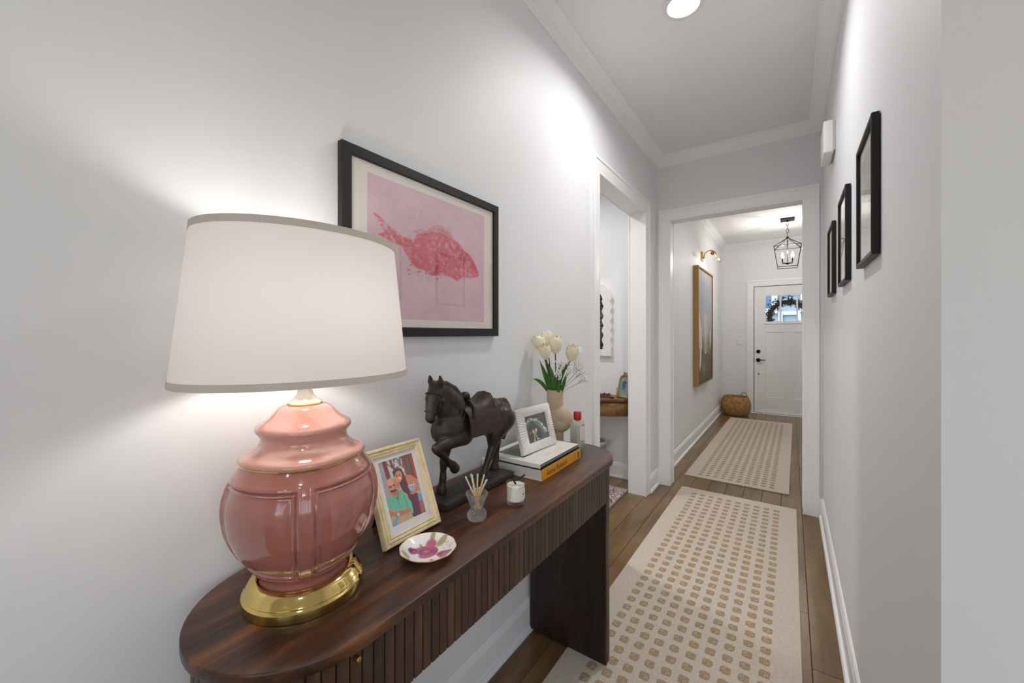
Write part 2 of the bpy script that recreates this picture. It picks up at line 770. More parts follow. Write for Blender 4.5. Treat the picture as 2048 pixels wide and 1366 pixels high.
# door linings
bm = bmesh.new()
box(bm, XL - .126, XL + .003, OA - J, OA, 0, OT + J)
box(bm, XL - .126, XL + .003, OB, OB + J, 0, OT + J)
box(bm, XL - .126, XL + .003, OA, OB, OT, OT + J)
struct(fin('trim_1', bm, M_TRIM))
bm = bmesh.new()
box(bm, EA - J, EA, YE - .003, YE + .114, 0, OT + J)
box(bm, EB, EB + J, YE - .003, YE + .114, 0, OT + J)
box(bm, EA, EB, YE - .003, YE + .114, OT, OT + J)
struct(fin('trim_2', bm, M_TRIM))
CASE = [(-.004, 0), (-.004, .009), (.006, .011), (.012, .0095), (.05, .0125), (.066, .0135), (.07, .018), (.088, .018), (.091, .015), (.091, 0)]


def casing(name, path, fmap):
    bm = bmesh.new()
    sweep(bm, path, CASE, fmap)
    return struct(fin(name, bm, M_TRIM))


po = [(OA, 0), (OA, OT), (OB, OT), (OB, 0)]
casing('trim_3', po, lambda a, b, t: (XL + t, a, b))
casing('trim_4', po, lambda a, b, t: (XL - .122 - t, a, b))
pe = [(EA, 0), (EA, OT), (EB, OT), (EB, 0)]
casing('trim_5', pe, lambda a, b, t: (a, YE - t, b))
casing('trim_6', pe, lambda a, b, t: (a, YE + .11 + t, b))
pd = [(DX0 - .012, 0), (DX0 - .012, DZ + .012), (DX1 + .012, DZ + .012), (DX1 + .012, 0)]
casing('trim_7', pd, lambda a, b, t: (a, YD - t, b))
bm = bmesh.new()   # door lining and stop, and the sill
box(bm, DX0 - .03, DX0 - .008, YD - .002, YD + .12, 0, DZ + .03)
box(bm, DX1 + .008, DX1 + .03, YD - .002, YD + .12, 0, DZ + .03)
box(bm, DX0 - .008, DX1 + .008, YD - .002, YD + .12, DZ + .008, DZ + .03)
box(bm, DX0 - .03, DX1 + .03, YD - .03, YD + .15, 0, .012, bev=.003)
struct(fin('trim_8', bm, M_TRIM))

CROWN = [(0, 2.672), (.011, 2.672), (.013, 2.682), (.02, 2.686), (.024, 2.694), (.045, 2.706), (.06, 2.722), (.066, 2.731), (.074, 2.733), (.08, 2.738), (.08, CEIL), (0, CEIL)]
bm = bmesh.new()
sweep(bm, [(3.5, .87), (XR, .87), (XR, YE), (XL, YE), (XL, -3.5), (3.5, -3.5)], CROWN, lambda a, b, t: (a, b, t), closed=True)
struct(fin('trim_9', bm, M_TRIM))
bm = bmesh.new()
sweep(bm, [(1.2, YE + .11), (1.2, YD), (XL, YD), (XL, YE + .11)], CROWN, lambda a, b, t: (a, b, t), closed=True)
struct(fin('trim_10', bm, M_TRIM))
BASE = [(0, 0), (.027, 0), (.027, .01), (.023, .017), (.014, .02), (.014, .104), (.011, .112), (.009, .122), (.004, .129), (0, .129)]


def base(name, path):
    bm = bmesh.new()
    sweep(bm, path, BASE, lambda a, b, t: (a, b, t))
    return struct(fin(name, bm, M_TRIM))


base('baseboard_right', [(3.5, .87), (XR, .87), (XR, YE), (EB + .091, YE)])
base('baseboard_corner', [(EA - .091, YE), (XL, YE), (XL, OB + .091)])
base('baseboard_left', [(XL, OA - .091), (XL, -3.5), (.1, -3.5)])
base('baseboard_foyer_left', [(DX0 - .103, YD), (XL, YD), (XL, YE + .11), (EA - .091, YE + .11)])
base('baseboard_foyer_right', [(EB + .091, YE + .11), (1.2, YE + .11), (1.2, YD), (DX1 + .103, YD)])
base('baseboard_powder', [(XL - .122, OB + .091), (XL - .122, 3.438), (-2.6, 3.438), (-2.6, 1.75), (XL - .122, 1.75), (XL - .122, OA - .091)])

# living-room windows behind the camera
for i, (b, ax) in enumerate((((3.5, 3.6, -2.9, -.3, .5, 2.4), 'x'), ((.1, 2.3, -3.6, -3.5, 0, 2.45), 'y'))):
    bm = bmesh.new()
    x0, x1, y0, y1, z0, z1 = b
    w = .06
    if ax == 'x':
        for q in ((y0, y0 + w), (y1 - w, y1), ((y0 + y1) / 2 - w / 2, (y0 + y1) / 2 + w / 2)):
            box(bm, x0 + .03, x1 - .03, q[0], q[1], z0, z1)
        for q in ((z0, z0 + w), (z1 - w, z1)):
            box(bm, x0 + .03, x1 - .03, y0, y1, q[0], q[1])
        P = (x0 + .05, x0 + .055, y0 + w, y1 - w, z0 + w, z1 - w)
    else:
        for q in ((x0, x0 + w), (x1 - w, x1), ((x0 + x1) / 2 - w / 2, (x0 + x1) / 2 + w / 2)):
            box(bm, q[0], q[1], y0 + .03, y1 - .03, z0, z1)
        for q in ((z0, z0 + w), (z1 - w, z1)):
            box(bm, x0, x1, y0 + .03, y1 - .03, q[0], q[1])
        P = (x0 + w, x1 - w, y0 + .05, y0 + .055, z0 + w, z1 - w)
    wo = struct(fin('window_%d' % (i + 1), bm, M_TRIM))
    boxo('pane', P, M_PANE, wo)

# ------------------------------------------------------------------ front door
DOOR = bpy.data.objects.new('door_1', None)
COL.objects.link(DOOR)
DOOR.location = (DX0, YD, 0)
struct(DOOR)
DW = DX1 - DX0
y0, y1 = .012, .056
wz0, wz1 = 1.46, 1.88          # glazed lights
wx0, wx1 = .15, DW - .15
pz0, pz1 = .271, 1.30
px = [(.165, .388), (DW - .388, DW - .165)]
def dpart(name, *bs, m=M_DOOR, bev=.002):
    bm = bmesh.new()
    for b in bs:
        box(bm, *b, bev=bev)
    return fin(name, bm, m, DOOR)
dpart('stile', (0, .15, y0, y1, .018, DZ))
dpart('stile', (DW - .15, DW, y0, y1, .018, DZ))
dpart('rail', (.15, DW - .15, y0, y1, .018, pz0))
dpart('rail', (.15, DW - .15, y0, y1, pz1, wz0))
dpart('rail', (.15, DW - .15, y0, y1, wz1, DZ))
dpart('stile', (.388, DW - .388, y0, y1, pz0, pz1))
dpart('stile', (.15, .165, y0, y1, pz0, pz1))
dpart('stile', (DW - .165, DW - .15, y0, y1, pz0, pz1))
for a, b in px:
    dpart('panel', (a, b, y0 + .012, y1 - .012, pz0, pz1), bev=0)
ww = (wx1 - wx0 - .044) / 3
mm = [wx0 + ww, wx0 + 2 * ww + .022]
for a in mm:
    dpart('mullion', (a, a + .022, y0 - .002, y1 + .002, wz0, wz1))
bm = bmesh.new()
sweep(bm, [(wx0 + .006, wz0 + .006), (wx0 + .006, wz1 - .006), (wx1 - .006, wz1 - .006), (wx1 - .006, wz0 + .006)], [(0, y0 - .006), (.022, y0 - .006), (.022, y0), (0, y0)], lambda a, b, t: (a, t, b), closed=True)
fin('glazing_bead', bm, M_DOOR, DOOR)
dpart('sill_shelf', (wx0 - .03, wx1 + .03, y0 - .012, y0, wz0 - .03, wz0 - .016))
M_CLEAR = glassy('door_glass', refl=.05)
for k in range(3):
    a = wx0 + k * (ww + .022)
    dpart('pane', (a, a + ww, .03, .036, wz0, wz1), m=M_CLEAR, bev=0)
for z, r in ((.99, .029), (.853, .031)):
    bm = bmesh.new()
    tube(bm, [(.056, y0, z), (.056, y0 - .012, z), (.056, y0 - .014, z)], [r, r, r * .9], 24)
    if z > .9:
        tube(bm, [(.056, y0 - .014, z), (.056, y0 - .03, z)], [.012, .012], 12)
        fin('deadbolt', bm, M_BLACKM, DOOR, smooth=40)
    else:
        tube(bm, [(.056, y0 - .014, z), (.056, y0 - .045, z), (.075, y0 - .052, z), (.16, y0 - .05, z + .003)], [.011, .011, .0085, .006], 12)
        fin('lever_handle', bm, M_BLACKM, DOOR, smooth=40)
bm = bmesh.new()
tube(bm, [(.058, y0, .633), (.058, y0 - .008, .633)], [.011, .009], 16)
fin('door_stop_bolt', bm, M_BLACKM, DOOR, smooth=40)
M_GASK = mat('dark_gasket', (44, 42, 40), .8)
dpart('weather_strip', (-.0075, -.001, .03, .05, .014, DZ + .006), m=M_GASK, bev=0)
dpart('weather_strip', (-.0075, DW, .03, .05, DZ + .001, DZ + .007), m=M_GASK, bev=0)
dpart('door_sweep', (0, DW, y0 + .004, y1, .0125, .018), m=M_GASK, bev=0)
dpart('strike_plate', (-.008, .002, y0 - .003, y0 + .03, .82, .89), m=M_BLACKM, bev=0)

# outside the front door
M_SIDING = mat('blue_siding', (168, 192, 206), .6)
M_EXTW = mat('exterior_white', (240, 240, 238), .5)
H = thing('neighbour_house', 'blue clapboard house with white window trims seen through the front door glass', 'house', (0, 15.5, 0))
bm = bmesh.new()
box(bm, -7, 7, .1, .4, 0, 6.5)
fin('wall', bm, M_SIDING, H)
for k in range(20):
    z = .4 + k * .3
    bm = bmesh.new()
    vs = box(bm, -7, 7, .02, .1, z, z + .3)
    for v in vs:
        if v.co.z > z + .2:
            v.co.y += .045
    fin('siding_board', bm, M_SIDING, H)
for wx in (-1.5, .42, 2.4):
    fm = None
    bm = bmesh.new()
    sweep(bm, [(wx, 2.1), (wx, 3.5), (wx + 1.0, 3.5), (wx + 1.0, 2.1)], [(0, 0), (.16, 0), (.16, .12), (0, .12)], lambda a, b, t: (a, .03 - t, b), closed=True)
    fm = fin('window_frame', bm, M_EXTW, H)
    boxo('pane', (wx, wx + 1.0, -.02, .0, 2.1, 3.5), mat('dark_window', (95, 135, 170), .1), fm)
bm = bmesh.new()
box(bm, -.32, -.2, -.08, .03, 0, 2.0)
box(bm, .16, .28, -.08, .03, 0, 2.0)
box(bm, -.2, .16, -.06, .03, 1.88, 2.0)
box(bm, .5, .56, -.06, .03, 0, 1.9)
fin('entry_trim', bm, M_EXTW, H)
bm = bmesh.new()
box(bm, -12, 12, 7.6, 30, -.2, -.02)
g = struct(fin('ground', bm, mat('concrete_path', (178, 174, 168), .9, var=(2, (150, 148, 142), .3, .7))))
# wreath
WR = thing('door_wreath', 'dark green leafy wreath hanging outside the front door window', 'wreath', (-.03, YD + .135, 1.53))
bm = bmesh.new()
tube(bm, [(.245 * cos(a), 0, .245 * sin(a)) for a in np.linspace(0, 2 * pi, 40)[:-1]], .03, 8, closed=True)
fin('vine_ring', bm, mat('vine', (56, 44, 34), .8), WR, smooth=60)
bm = bmesh.new()
for k in range(900):
    a = R.uniform(0, 2 * pi)
    rr = .255 + R.gauss(0, .036)
    p = Vector((rr * cos(a), R.uniform(-.04, .03), rr * sin(a)))
    d = Vector((R.gauss(0, 1), R.gauss(0, .4), R.gauss(0, 1))).normalized()
    u, w = frame_of(d)
    L, wd = R.uniform(.03, .055), R.uniform(.008, .013)
    vs = [bm.verts.new(p), bm.verts.new(p + d * L * .5 + u * wd + w * .004), bm.verts.new(p + d * L), bm.verts.new(p + d * L * .5 - u * wd + w * .004)]
    bm.faces.new(vs)
lf = fin('foliage', bm, mat('wreath_leaf', (44, 56, 40), .6, var=(30, (82, 78, 52), .4, .7)), WR, recalc=False)
lf['kind'] = 'stuff'
bm = bmesh.new()
tube(bm, [(0, -.05, .245), (0, -.055, .36), (0, -.05, .47)], .004, 6)
fin('hanger', bm, M_BLACKM, WR)

# ------------------------------------------------------------------ recessed ceiling light
M_DISC = emat('downlight_disc', (255, 252, 246), 9)
def downlight(label, x, y, power, group=None):
    t = thing('recessed_light', label, 'ceiling light', (x, y, CEIL), 0, group)
    bm = bmesh.new()
    lathe(bm, [(.066, -.001), (.085, -.001), (.086, -.004), (.08, -.007), (.068, -.005), (.066, -.001)], 40, cap0=False, cap1=False)
    fin('trim_ring', bm, M_WHITE, t, smooth=40)
    bm = bmesh.new()
    lathe(bm, [(.067, -.0005), (.067, -.003)], 40)
    fin('diffuser', bm, M_DISC, t)
    light('downlight', 'AREA', (0, 0, -.012), power, (1, .98, .965), (0, 0, 0), .13, parent=t, spread=radians(155))
    return t
downlight('round recessed downlight glowing in the hallway ceiling', -.393, 1.90, 10)
GL = 'living room downlights behind the camera'
for x, y, w_ in ((.5, -.6, 'nearest the hallway on the left side'), (2.2, -.6, 'nearest the hallway on the right side'), (.5, -2.4, 'by the patio window on the left side'), (2.2, -2.4, 'by the patio window on the right side')):
    downlight('recessed downlight in the living room ceiling ' + w_, x, y, 5, GL)
downlight('recessed downlight in the powder room ceiling beyond the left doorway', -1.75, 2.55, 14)
downlight('added unseen downlight brightening the entry, hidden past the doorway header', .0, 4.35, 6)  # extra light added out of view to brighten the entry

# ------------------------------------------------------------------ rugs
def rug_mat():
    m = mat('cream_wool', (212, 201, 187), .95, bump=(700, .5, .002), var=(90, (198, 186, 171), .35, .7))
    return m
M_RUG = rug_mat()
M_DASH = mat('beige_loop_pile', (164, 139, 107), .95, bump=(500, .6, .002), var=(260, (214, 198, 172), .50, .74))


def dash_bm():
    bm = bmesh.new()
    n = 6
    g = [[None] * (n + 1) for _ in range(n + 1)]
    for i in range(n + 1):
        for j in range(n + 1):
            u, v = i / n * 2 - 1, j / n * 2 - 1
            e = max(abs(u), abs(v))
            k = 1 - .1 * (u * u * v * v)
            g[i][j] = bm.verts.new((u * .0185 * k + R.uniform(-.0012, .0012), v * .0205 * k + R.uniform(-.0012, .0012), (.0018 if e < .95 else 0.0) + (R.uniform(-.0005, .0006) if e < .95 else 0)))
    for i in range(n):
        for j in range(n):
            bm.faces.new((g[i][j], g[i + 1][j], g[i + 1][j + 1], g[i][j + 1]))
    return bm


def rug(label, cx, cy, wid, leng, rz, rows_part, nrows, first):
    t = thing('runner_rug', label, 'rug', (cx, cy, 0), rz, 'matching runner rugs along the hallway')
    bm = bmesh.new()
    box(bm, -wid / 2, wid / 2, -leng / 2, leng / 2, 0.0005, .0105, bev=.004, seg=2)
    fin('pile', bm, M_RUG, t, smooth=40)
    bm = bmesh.new()
    sweep(bm, [(-wid / 2 + .004, -leng / 2 + .004), (-wid / 2 + .004, leng / 2 - .004), (wid / 2 - .004, leng / 2 - .004), (wid / 2 - .004, -leng / 2 + .004)],
          [(0, .001), (.007, .001), (.008, .005), (.006, .0095), (0, .0098)], lambda a, b, tt: (a, b, tt), closed=True)
    fin('bound_edge', bm, mat('rug_binding', (202, 188, 168), .9), t)
    ds = [fin('woven_dash', dash_bm(), M_DASH, t) for _ in range(4)]
    for d in ds:
        d.location = (0, 0, .0104)
    used = 0
    rest = bmesh.new()
    for k in range(nrows):
        for c in range(10):
            x = (c - 4.5) * .0599
            y = leng / 2 - first - k * .066
            x += R.uniform(-.0015, .0015)
            y += R.uniform(-.0015, .0015)
            if k in rows_part:
                if used < 4:
                    o = ds[used]
                else:
                    o = inst(ds[R.randrange(4)], t)
                o.location = (x, y, .0104)
                o.rotation_euler = (0, 0, R.choice([0, pi]) + R.uniform(-.06, .06))
                used += 1
            else:
                b2 = dash_bm()
                for v in b2.verts:
                    v.co += Vector((x, y, .0104))
                me = bpy.data.meshes.new('tmp')
                b2.to_mesh(me)
                b2.free()
                rest.from_mesh(me)
                bpy.data.meshes.remove(me)
    if len(rest.verts):
        o = fin('woven_dashes', rest, M_DASH, t)
        o['kind'] = 'stuff'
    else:
        rest.free()
    return t


rug('cream runner rug with beige dashes in the foreground beside the console table', -.35, 2.06, .766, 2.9, 0, set(range(3, 33)), 41, .118)
rug('cream runner rug with beige dashes lying beyond the doorway towards the front door', -.377, 5.328, .764, 3.02, -.0115, set(range(0, 30)), 43, 2.93 - 41 * .066 - .05)

# ------------------------------------------------------------------ console table
T = .788
CXc, CA, CB = -.742, .391, 1.437
TB = thing('console_table', 'long dark walnut console table with rounded ends and fluted sides along the left wall', 'console table', (CXc, .914, .0138))
h0 = TB.location.z
yA, yB = CA - .914, CB - .914


def stadium(r, n=20, off=0):
    pts = []
    for i in range(n + 1):
        a = pi + pi * i / n
        pts.append((r * cos(a), yA + r * sin(a)))
    for i in range(n + 1):
        a = pi * i / n
        pts.append((r * cos(a), yB + r * sin(a)))
    return pts


bm = bmesh.new()
zt = T - h0
lv = [(.181, zt - .021), (.1845, zt - .0195), (.185, zt - .0175), (.185, zt - .0035), (.1842, zt - .001), (.182, zt)]
rings = [[bm.verts.new((x, y, z)) for x, y in stadium(r, 32)] for r, z in lv]
n = len(rings[0])
for A, B in zip(rings[:-1], rings[1:]):
    for i in range(n):
        bm.faces.new((A[i], A[(i + 1) % n], B[(i + 1) % n], B[i]))
bm.faces.new(rings[0][::-1])
bm.faces.new(rings[-1])
fin('tabletop', bm, M_WALNUT_T, TB, smooth=50)
AZ0, AZ1 = .63 - h0, zt - .021
bm = bmesh.new()
box(bm, -.168, .158, yA, yB, AZ0 + .004, AZ1 - .0005)
fin('carcass', bm, M_WALNUT_P, TB)


def slat_bm(w, L, dep=.0055):
    bm = bmesh.new()
    pr = [(-w / 2, 0), (-w / 2, dep * .75), (-w / 2 + .0012, dep), (w / 2 - .0012, dep), (w / 2, dep * .75), (w / 2, 0)]
    prism(bm, pr, 0, L)
    return bm


PITCH = .0218
nsl = 24
sl0 = None
for d in range(2):
    ya = yA + d * (CB - CA) / 2
    yb = ya + (CB - CA) / 2
    bm = bmesh.new()
    box(bm, .158, .1655, ya + .0015, yb - .0015, AZ0, AZ1 - .003)
    dr = fin('drawer_front', bm, M_DARKGAP, TB)
    pitch = (yb - ya) / nsl
    for k in range(nsl):
        y = ya + (k + .5) * pitch
        if sl0 is None:
            sl0 = fin('slat', slat_bm(pitch - .0019, AZ1 - .003 - AZ0), M_WALNUT_S, dr)
            o = sl0
        else:
            o = inst(sl0, dr)
        o.location = (.1655, y, AZ0)
        o.rotation_euler = (0, 0, -pi / 2)
sl1 = None
for d, (yc, a0) in enumerate(((yA, pi), (yB, 0))):
    bm = bmesh.new()
    arc = [(.1655 * cos(a0 + pi * i / 24), yc + .1655 * sin(a0 + pi * i / 24)) for i in range(25)]
    prism(bm, arc, 0, AZ1 - .0005)
    lg = fin('leg', bm, M_WALNUT_P, TB, smooth=30)
    for k in range(25):
        a = a0 + pi * (k + .5) / 25
        if sl1 is None:
            sl1 = fin('slat', slat_bm(pi * .1655 / 25 - .0013, AZ1 - .002), M_WALNUT_S, lg)
            o = sl1
        else:
            o = inst(sl1, lg)
        o.location = (.1655 * cos(a), yc + .1655 * sin(a), .0)
        o.rotation_euler = (0, 0, a - pi / 2)
bm = bmesh.new()
tube(bm, [(.172, yA - .012, AZ1 - .016), (.1795, yA - .012, AZ1 - .016), (.181, yA - .012, AZ1 - .016)], [.0045, .0045, .003], 12)
fin('knob', bm, M_SATIN, TB, smooth=40)['label'] = 'tiny brass pin knob'

# ------------------------------------------------------------------ table lamp
LX, LY = -.753, .392
LAMP = thing('table_lamp', 'pink ceramic table lamp with oval white shade and brass foot on console table', 'lamp', (LX, LY, T))
def lz(z):
    return z - T
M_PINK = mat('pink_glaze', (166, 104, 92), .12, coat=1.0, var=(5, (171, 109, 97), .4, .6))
M_PINKL = mat('lamplit_pink_glaze', (200, 146, 134), .12, coat=1.0, var=(5, (204, 150, 138), .4, .6))  # body glaze made paler: the bulb's light on the lid is put into its colour
M_SHADE = bpy.data.materials.new('lamp_linen')
M_SHADE.use_nodes = True
nt = M_SHADE.node_tree
nt.nodes.remove(nt.nodes['Principled BSDF'])
a_ = nt.nodes.new('ShaderNodeBsdfDiffuse')
a_.inputs[0].default_value = (*lin((237, 231, 227)), 1)
b_ = nt.nodes.new('ShaderNodeBsdfTranslucent')
b_.inputs[0].default_value = (*lin((250, 243, 239)), 1)
c_ = nt.nodes.new('ShaderNodeMixShader')
c_.inputs[0].default_value = .075
nt.links.new(a_.outputs[0], c_.inputs[1])
nt.links.new(b_.outputs[0], c_.inputs[2])
nt.links.new(c_.outputs[0], nt.nodes['Material Output'].inputs[0])
M_SHTRIM = mat('shade_tape', (206, 197, 184), .8)
bm = bmesh.new()
lathe(bm, [(.092, 0), (.1, .001), (.1015, .004), (.1015, .017), (.099, .019), (.0975, .021), (.099, .024), (.0955, .028), (.091, .036), (.084, .042), (.079, .043), (.0765, .040), (.074, .03)], 72, sx=1.0, sy=1.0)
fin('brass_foot', bm, M_BRASS, LAMP, smooth=40)['label'] = 'polished brass stepped foot'
RIB = -radians(27)      # one corner rib faces into the room
def rfun(a, z, r):
    k = cos(4 * (a - RIB))
    return 1 + .018 * k
prof = [(.066, .028), (.0735, .031), (.0745, .036), (.0725, .042), (.071, .05), (.0765, .058)]
def body_r(z):
    zs = [.058, .07, .09, .11, .135, .16, .175, .195, .215, .232, .245, .254]
    rs = [.0775, .09, .1055, .116, .1245, .128, .1285, .1265, .121, .113, .105, .101]
    return float(np.interp(z, zs, rs))
bm = bmesh.new()
NT, NZ = 256, 130
zz = [p[1] for p in prof[:-1]] + list(np.linspace(.058, .254, NZ))
rr0 = [p[0] for p in prof[:-1]]
sm = np.array([body_r(z) for z in np.linspace(.058, .254, NZ)])
for _ in range(8):
    sm[1:-1] = (sm[:-2] + 2 * sm[1:-1] + sm[2:]) / 4
rr0 = rr0 + list(sm)
rings = []
for r, z in zip(rr0, zz):
    ring = []
    for i in range(NT):
        a = 2 * pi * i / NT
        b = (a - RIB) % (pi / 2)
        dth = min(b, pi / 2 - b) * r - .0105
        dz = min(z - .066, .226 - z)
        d = min(dth, dz)
        if dth > 0 and dz > 0:
            d = min(d, (dth + dz) * .62)
        off = 0
        if d > 0:
            off -= .006 * min(1, d / .003) ** 2
            off += .0046 * math.exp(-((d - .0068) / .0022) ** 2)
            off += .0022 * min(1, max(0, (d - .01) / .02))
        else:
            off += .001 * math.exp(-((d + .004) / .003) ** 2)
        k = rfun(a, z, r)
        ring.append(bm.verts.new(((r * k + off) * cos(a), (r * k + off) * sin(a), z)))
    rings.append(ring)
for A, B in zip(rings[:-1], rings[1:]):
    for i in range(NT):
        bm.faces.new((A[i], A[(i + 1) % NT], B[(i + 1) % NT], B[i]))
bm.faces.new(rings[0][::-1])
bm.faces.new(rings[-1])
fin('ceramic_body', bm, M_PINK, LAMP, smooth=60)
bm = bmesh.new()
lid = [(.1, .2535), (.1035, .256), (.1042, .2595), (.1025, .264), (.096, .268), (.084, .273), (.076, .279), (.0715, .287), (.0712, .294), (.0745, .3), (.0785, .3055), (.0795, .31), (.077, .3155), (.068, .321), (.0585, .328), (.05, .338), (.044, .345), (.036, .3495), (.022, .351)]
def rlid(a, z, r):
    return 1 + .03 * cos(4 * (a - RIB)) * min(1, r / .06)
lathe(bm, lid, 128, rf=rlid)
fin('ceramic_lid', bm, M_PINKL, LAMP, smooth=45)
bm = bmesh.new()
lathe(bm, [(.1002, .2528), (.1030, .2530), (.1040, .2552), (.1032, .2558), (.1, .2556)], 128, rf=rlid, cap0=False, cap1=False)
fin('gold_line', bm, M_BRASS, LAMP, smooth=60)['label'] = 'thin gilt lines round the lid'
bm = bmesh.new()
lathe(bm, [(.0285, .3505), (.0295, .353), (.028, .356), (.021, .36), (.0145, .368), (.012, .378), (.0125, .382)], 40)
fin('lamp_neck', bm, mat('neck_white', (236, 230, 218), .15, coat=.6), LAMP, smooth=45)
bm = bmesh.new()
lathe(bm, [(.0295, .3508), (.0302, .3525), (.0295, .354)], 40)
lathe(bm, [(.0125, .381), (.0195, .3835), (.021, .387), (.0195, .3905), (.012, .392), (.011, .45), (.014, .452), (.014, .475), (.01, .477)], 40)
fin('socket', bm, M_BRASS, LAMP, smooth=45)
SB, ST = lz(1.187), lz(1.448)
sba, sbb = (.161, .2015), (.141, .1735)
bm = bmesh.new()
NS = 96
lay = []
for k in range(13):
    t = k / 12
    ax = sba[0] * (1 - t) + sbb[0] * t
    ay = sba[1] * (1 - t) + sbb[1] * t
    lay.append([bm.verts.new((ax * cos(2 * pi * i / NS), ay * sin(2 * pi * i / NS), SB * (1 - t) + ST * t)) for i in range(NS)])
for A, B in zip(lay[:-1], lay[1:]):
    for i in range(NS):
        bm.faces.new((A[i], A[(i + 1) % NS], B[(i + 1) % NS], B[i]))
SH = fin('lamp_shade', bm, M_SHADE, LAMP, smooth=60, recalc=False)
SH['label'] = 'oval white linen shade'
for (ax, ay), z0, z1 in ((sba, SB - .001, SB + .0105), (sbb, ST - .0105, ST + .001)):
    bm = bmesh.new()
    d = (sba[0] - sbb[0]) / (ST - SB)
    ring = []
    for (o, z) in ((-.0008, z0), (.0012, z0), (.0012, z1), (-.0008, z1)):
        dx = -d * (z - (z0 if z0 < (SB + ST) / 2 else z1))
        ring.append([bm.verts.new(((ax + dx + o) * cos(2 * pi * i / NS), (ay + dx + o) * sin(2 * pi * i / NS), z)) for i in range(NS)])
    for q in range(4):
        A, B = ring[q], ring[(q + 1) % 4]
        for i in range(NS):
            bm.faces.new((A[i], A[(i + 1) % NS], B[(i + 1) % NS], B[i]))
    fin('trim_band', bm, M_SHTRIM, SH, smooth=40)
bm = bmesh.new()
for s in (-1, 1):
    tube(bm, [(0, s * .012, .4), (0, s * .045, .44), (0, s * .05, .52), (0, s * .025, .62), (0, 0, ST - .012)], .0018, 8)
for a in (0, pi / 2, pi, 3 * pi / 2):
    tube(bm, [(0, 0, ST - .012), (sbb[0] * cos(a) * .995, sbb[1] * sin(a) * .995, ST - .006)], .0015, 6)
tube(bm, [(0, 0, ST - .02), (0, 0, ST - .002)], [.004, .004], 10)
fin('harp', bm, M_BRASS, LAMP, smooth=50)
bm = bmesh.new()
lathe(bm, [(.012, .477), (.014, .487), (.026, .515), (.03, .535), (.027, .555), (.015, .57), (.003, .574)], 24)
fin('bulb', bm, emat('lamp_bulb', (255, 250, 243), 80), LAMP, smooth=60)
# ------------------------------------------------------------------ couple photo frame
M_CREAM = mat('cream_wood', (226, 209, 170), .5, var=(40, (208, 188, 146), .45, .7))
p = Paint(300, 440, (176, 168, 172))
p.put(np.clip((p.u * 1.2 - p.v * .4), 0, 1) * .5, (220, 214, 214))
p.poly([(.22, 0), (.7, 0), (.72, .33), (.3, .3)], (214, 216, 210))
tx = vnoise(440, 300, 18, 4)
p.poly([(.22, 0), (.7, 0), (.72, .33), (.3, .3)], (90, 100, 96), .8, tex=(tx > .58).astype(float))
p.poly([(.132, 0), (.226, 0), (.262, .277), (.153, .298)], (126, 44, 38))
p.poly([(.321, 0), (.389, 0), (.412, .16), (.342, .16)], (150, 60, 50))
p.poly([(.66, 0), (1, 0), (1, .45), (.7, .36)], (146, 44, 30))
p.poly([(.78, .06), (.88, .06), (.86, .33), (.74, .29)], (96, 98, 104))
p.line((.93, 0), (.96, .4), .012, (206, 100, 52))
p.line((.72, 0), (.72, .35), .012, (196, 84, 48))
p.poly([(.6, .5), (.72, .55), (1, .75), (1, 1), (.6, 1)], (104, 38, 66))
p.poly([(.02, .851), (.545, .906), (.643, 1), (0, 1)], (206, 172, 128))
p.poly([(.345, .22), (.488, .17), (.6, .2), (.66, .34), (.68, .5), (.62, .63), (.5, .55), (.43, .35)], (92, 34, 32), blur=2)
p.poly([(.66, .32), (.815, .34), (.97, .44), (1, .62), (.78, .66), (.66, .63), (.86, .56), (.66, .44)], (216, 138, 104), blur=2)
p.poly([(.66, .5), (.88, .5), (.84, .6), (.7, .6)], (226, 224, 228), blur=2)
for k in range(4):
    p.line((.68, .52 + k * .022), (.85, .53 + k * .02), .007, (86, 110, 160))
p.poly([(.87, .683), (1, .69), (1, .808), (.87, .79)], (134, 164, 198), blur=2)
p.poly([(.87, .79), (1, .81), (1, .985), (.85, .98)], (180, 104, 92), blur=2)
p.ell(.462, .31, .115, .1, (222, 148, 116), rot=.5)
p.ell(.5, .34, .05, .015, (250, 226, 216), rot=.4)
p.ell(.43, .29, .02, .012, (70, 34, 30))
p.ell(.51, .285, .02, .012, (70, 34, 30))
p.poly([(.34, .21), (.42, .17), (.55, .2), (.44, .225), (.35, .3)], (92, 34, 32), blur=2)
p.poly([(.014, .598), (.1, .56), (.183, .532), (.25, .59), (.321, .589), (.428, .493), (.5, .56), (.575, .641), (.663, .764), (.644, .935), (.547, .9), (.5, .816), (.191, .79), (0, .68)], (112, 196, 164), blur=1)
p.poly([(.22, .56), (.3, .6), (.4, .5), (.36, .64), (.3, .66)], (84, 162, 134), blur=2)
p.line((.3, .6), (.33, .77), .008, (86, 160, 134))
p.line((.5, .62), (.52, .82), .012, (88, 168, 140))
p.ell(.268, .44, .135, .125, (214, 138, 106), rot=.25)
p.ell(.22, .35, .09, .045, (232, 166, 138), rot=.3)
p.ell(.3, .53, .09, .05, (196, 114, 88), rot=.3)
p.ell(.255, .49, .085, .02, (70, 46, 44), rot=.05)
p.ell(.2, .415, .03, .012, (84, 48, 42))
p.ell(.31, .41, .03, .012, (84, 48, 42))
p.ell(.25, .45, .025, .028, (228, 150, 120))
p.ell(.41, .43, .02, .04, (190, 104, 84))
p.poly([(.01, .735), (.18, .805), (.57, .83), (.6, .87), (.5, .9), (.21, .88), (.01, .83)], (206, 128, 96), blur=2)
p.ell(.24, .85, .035, .03, (190, 196, 204))
p.poly([(.155, .868), (.262, .9), (.09, 1), (0, 1)], (104, 178, 212), blur=1)
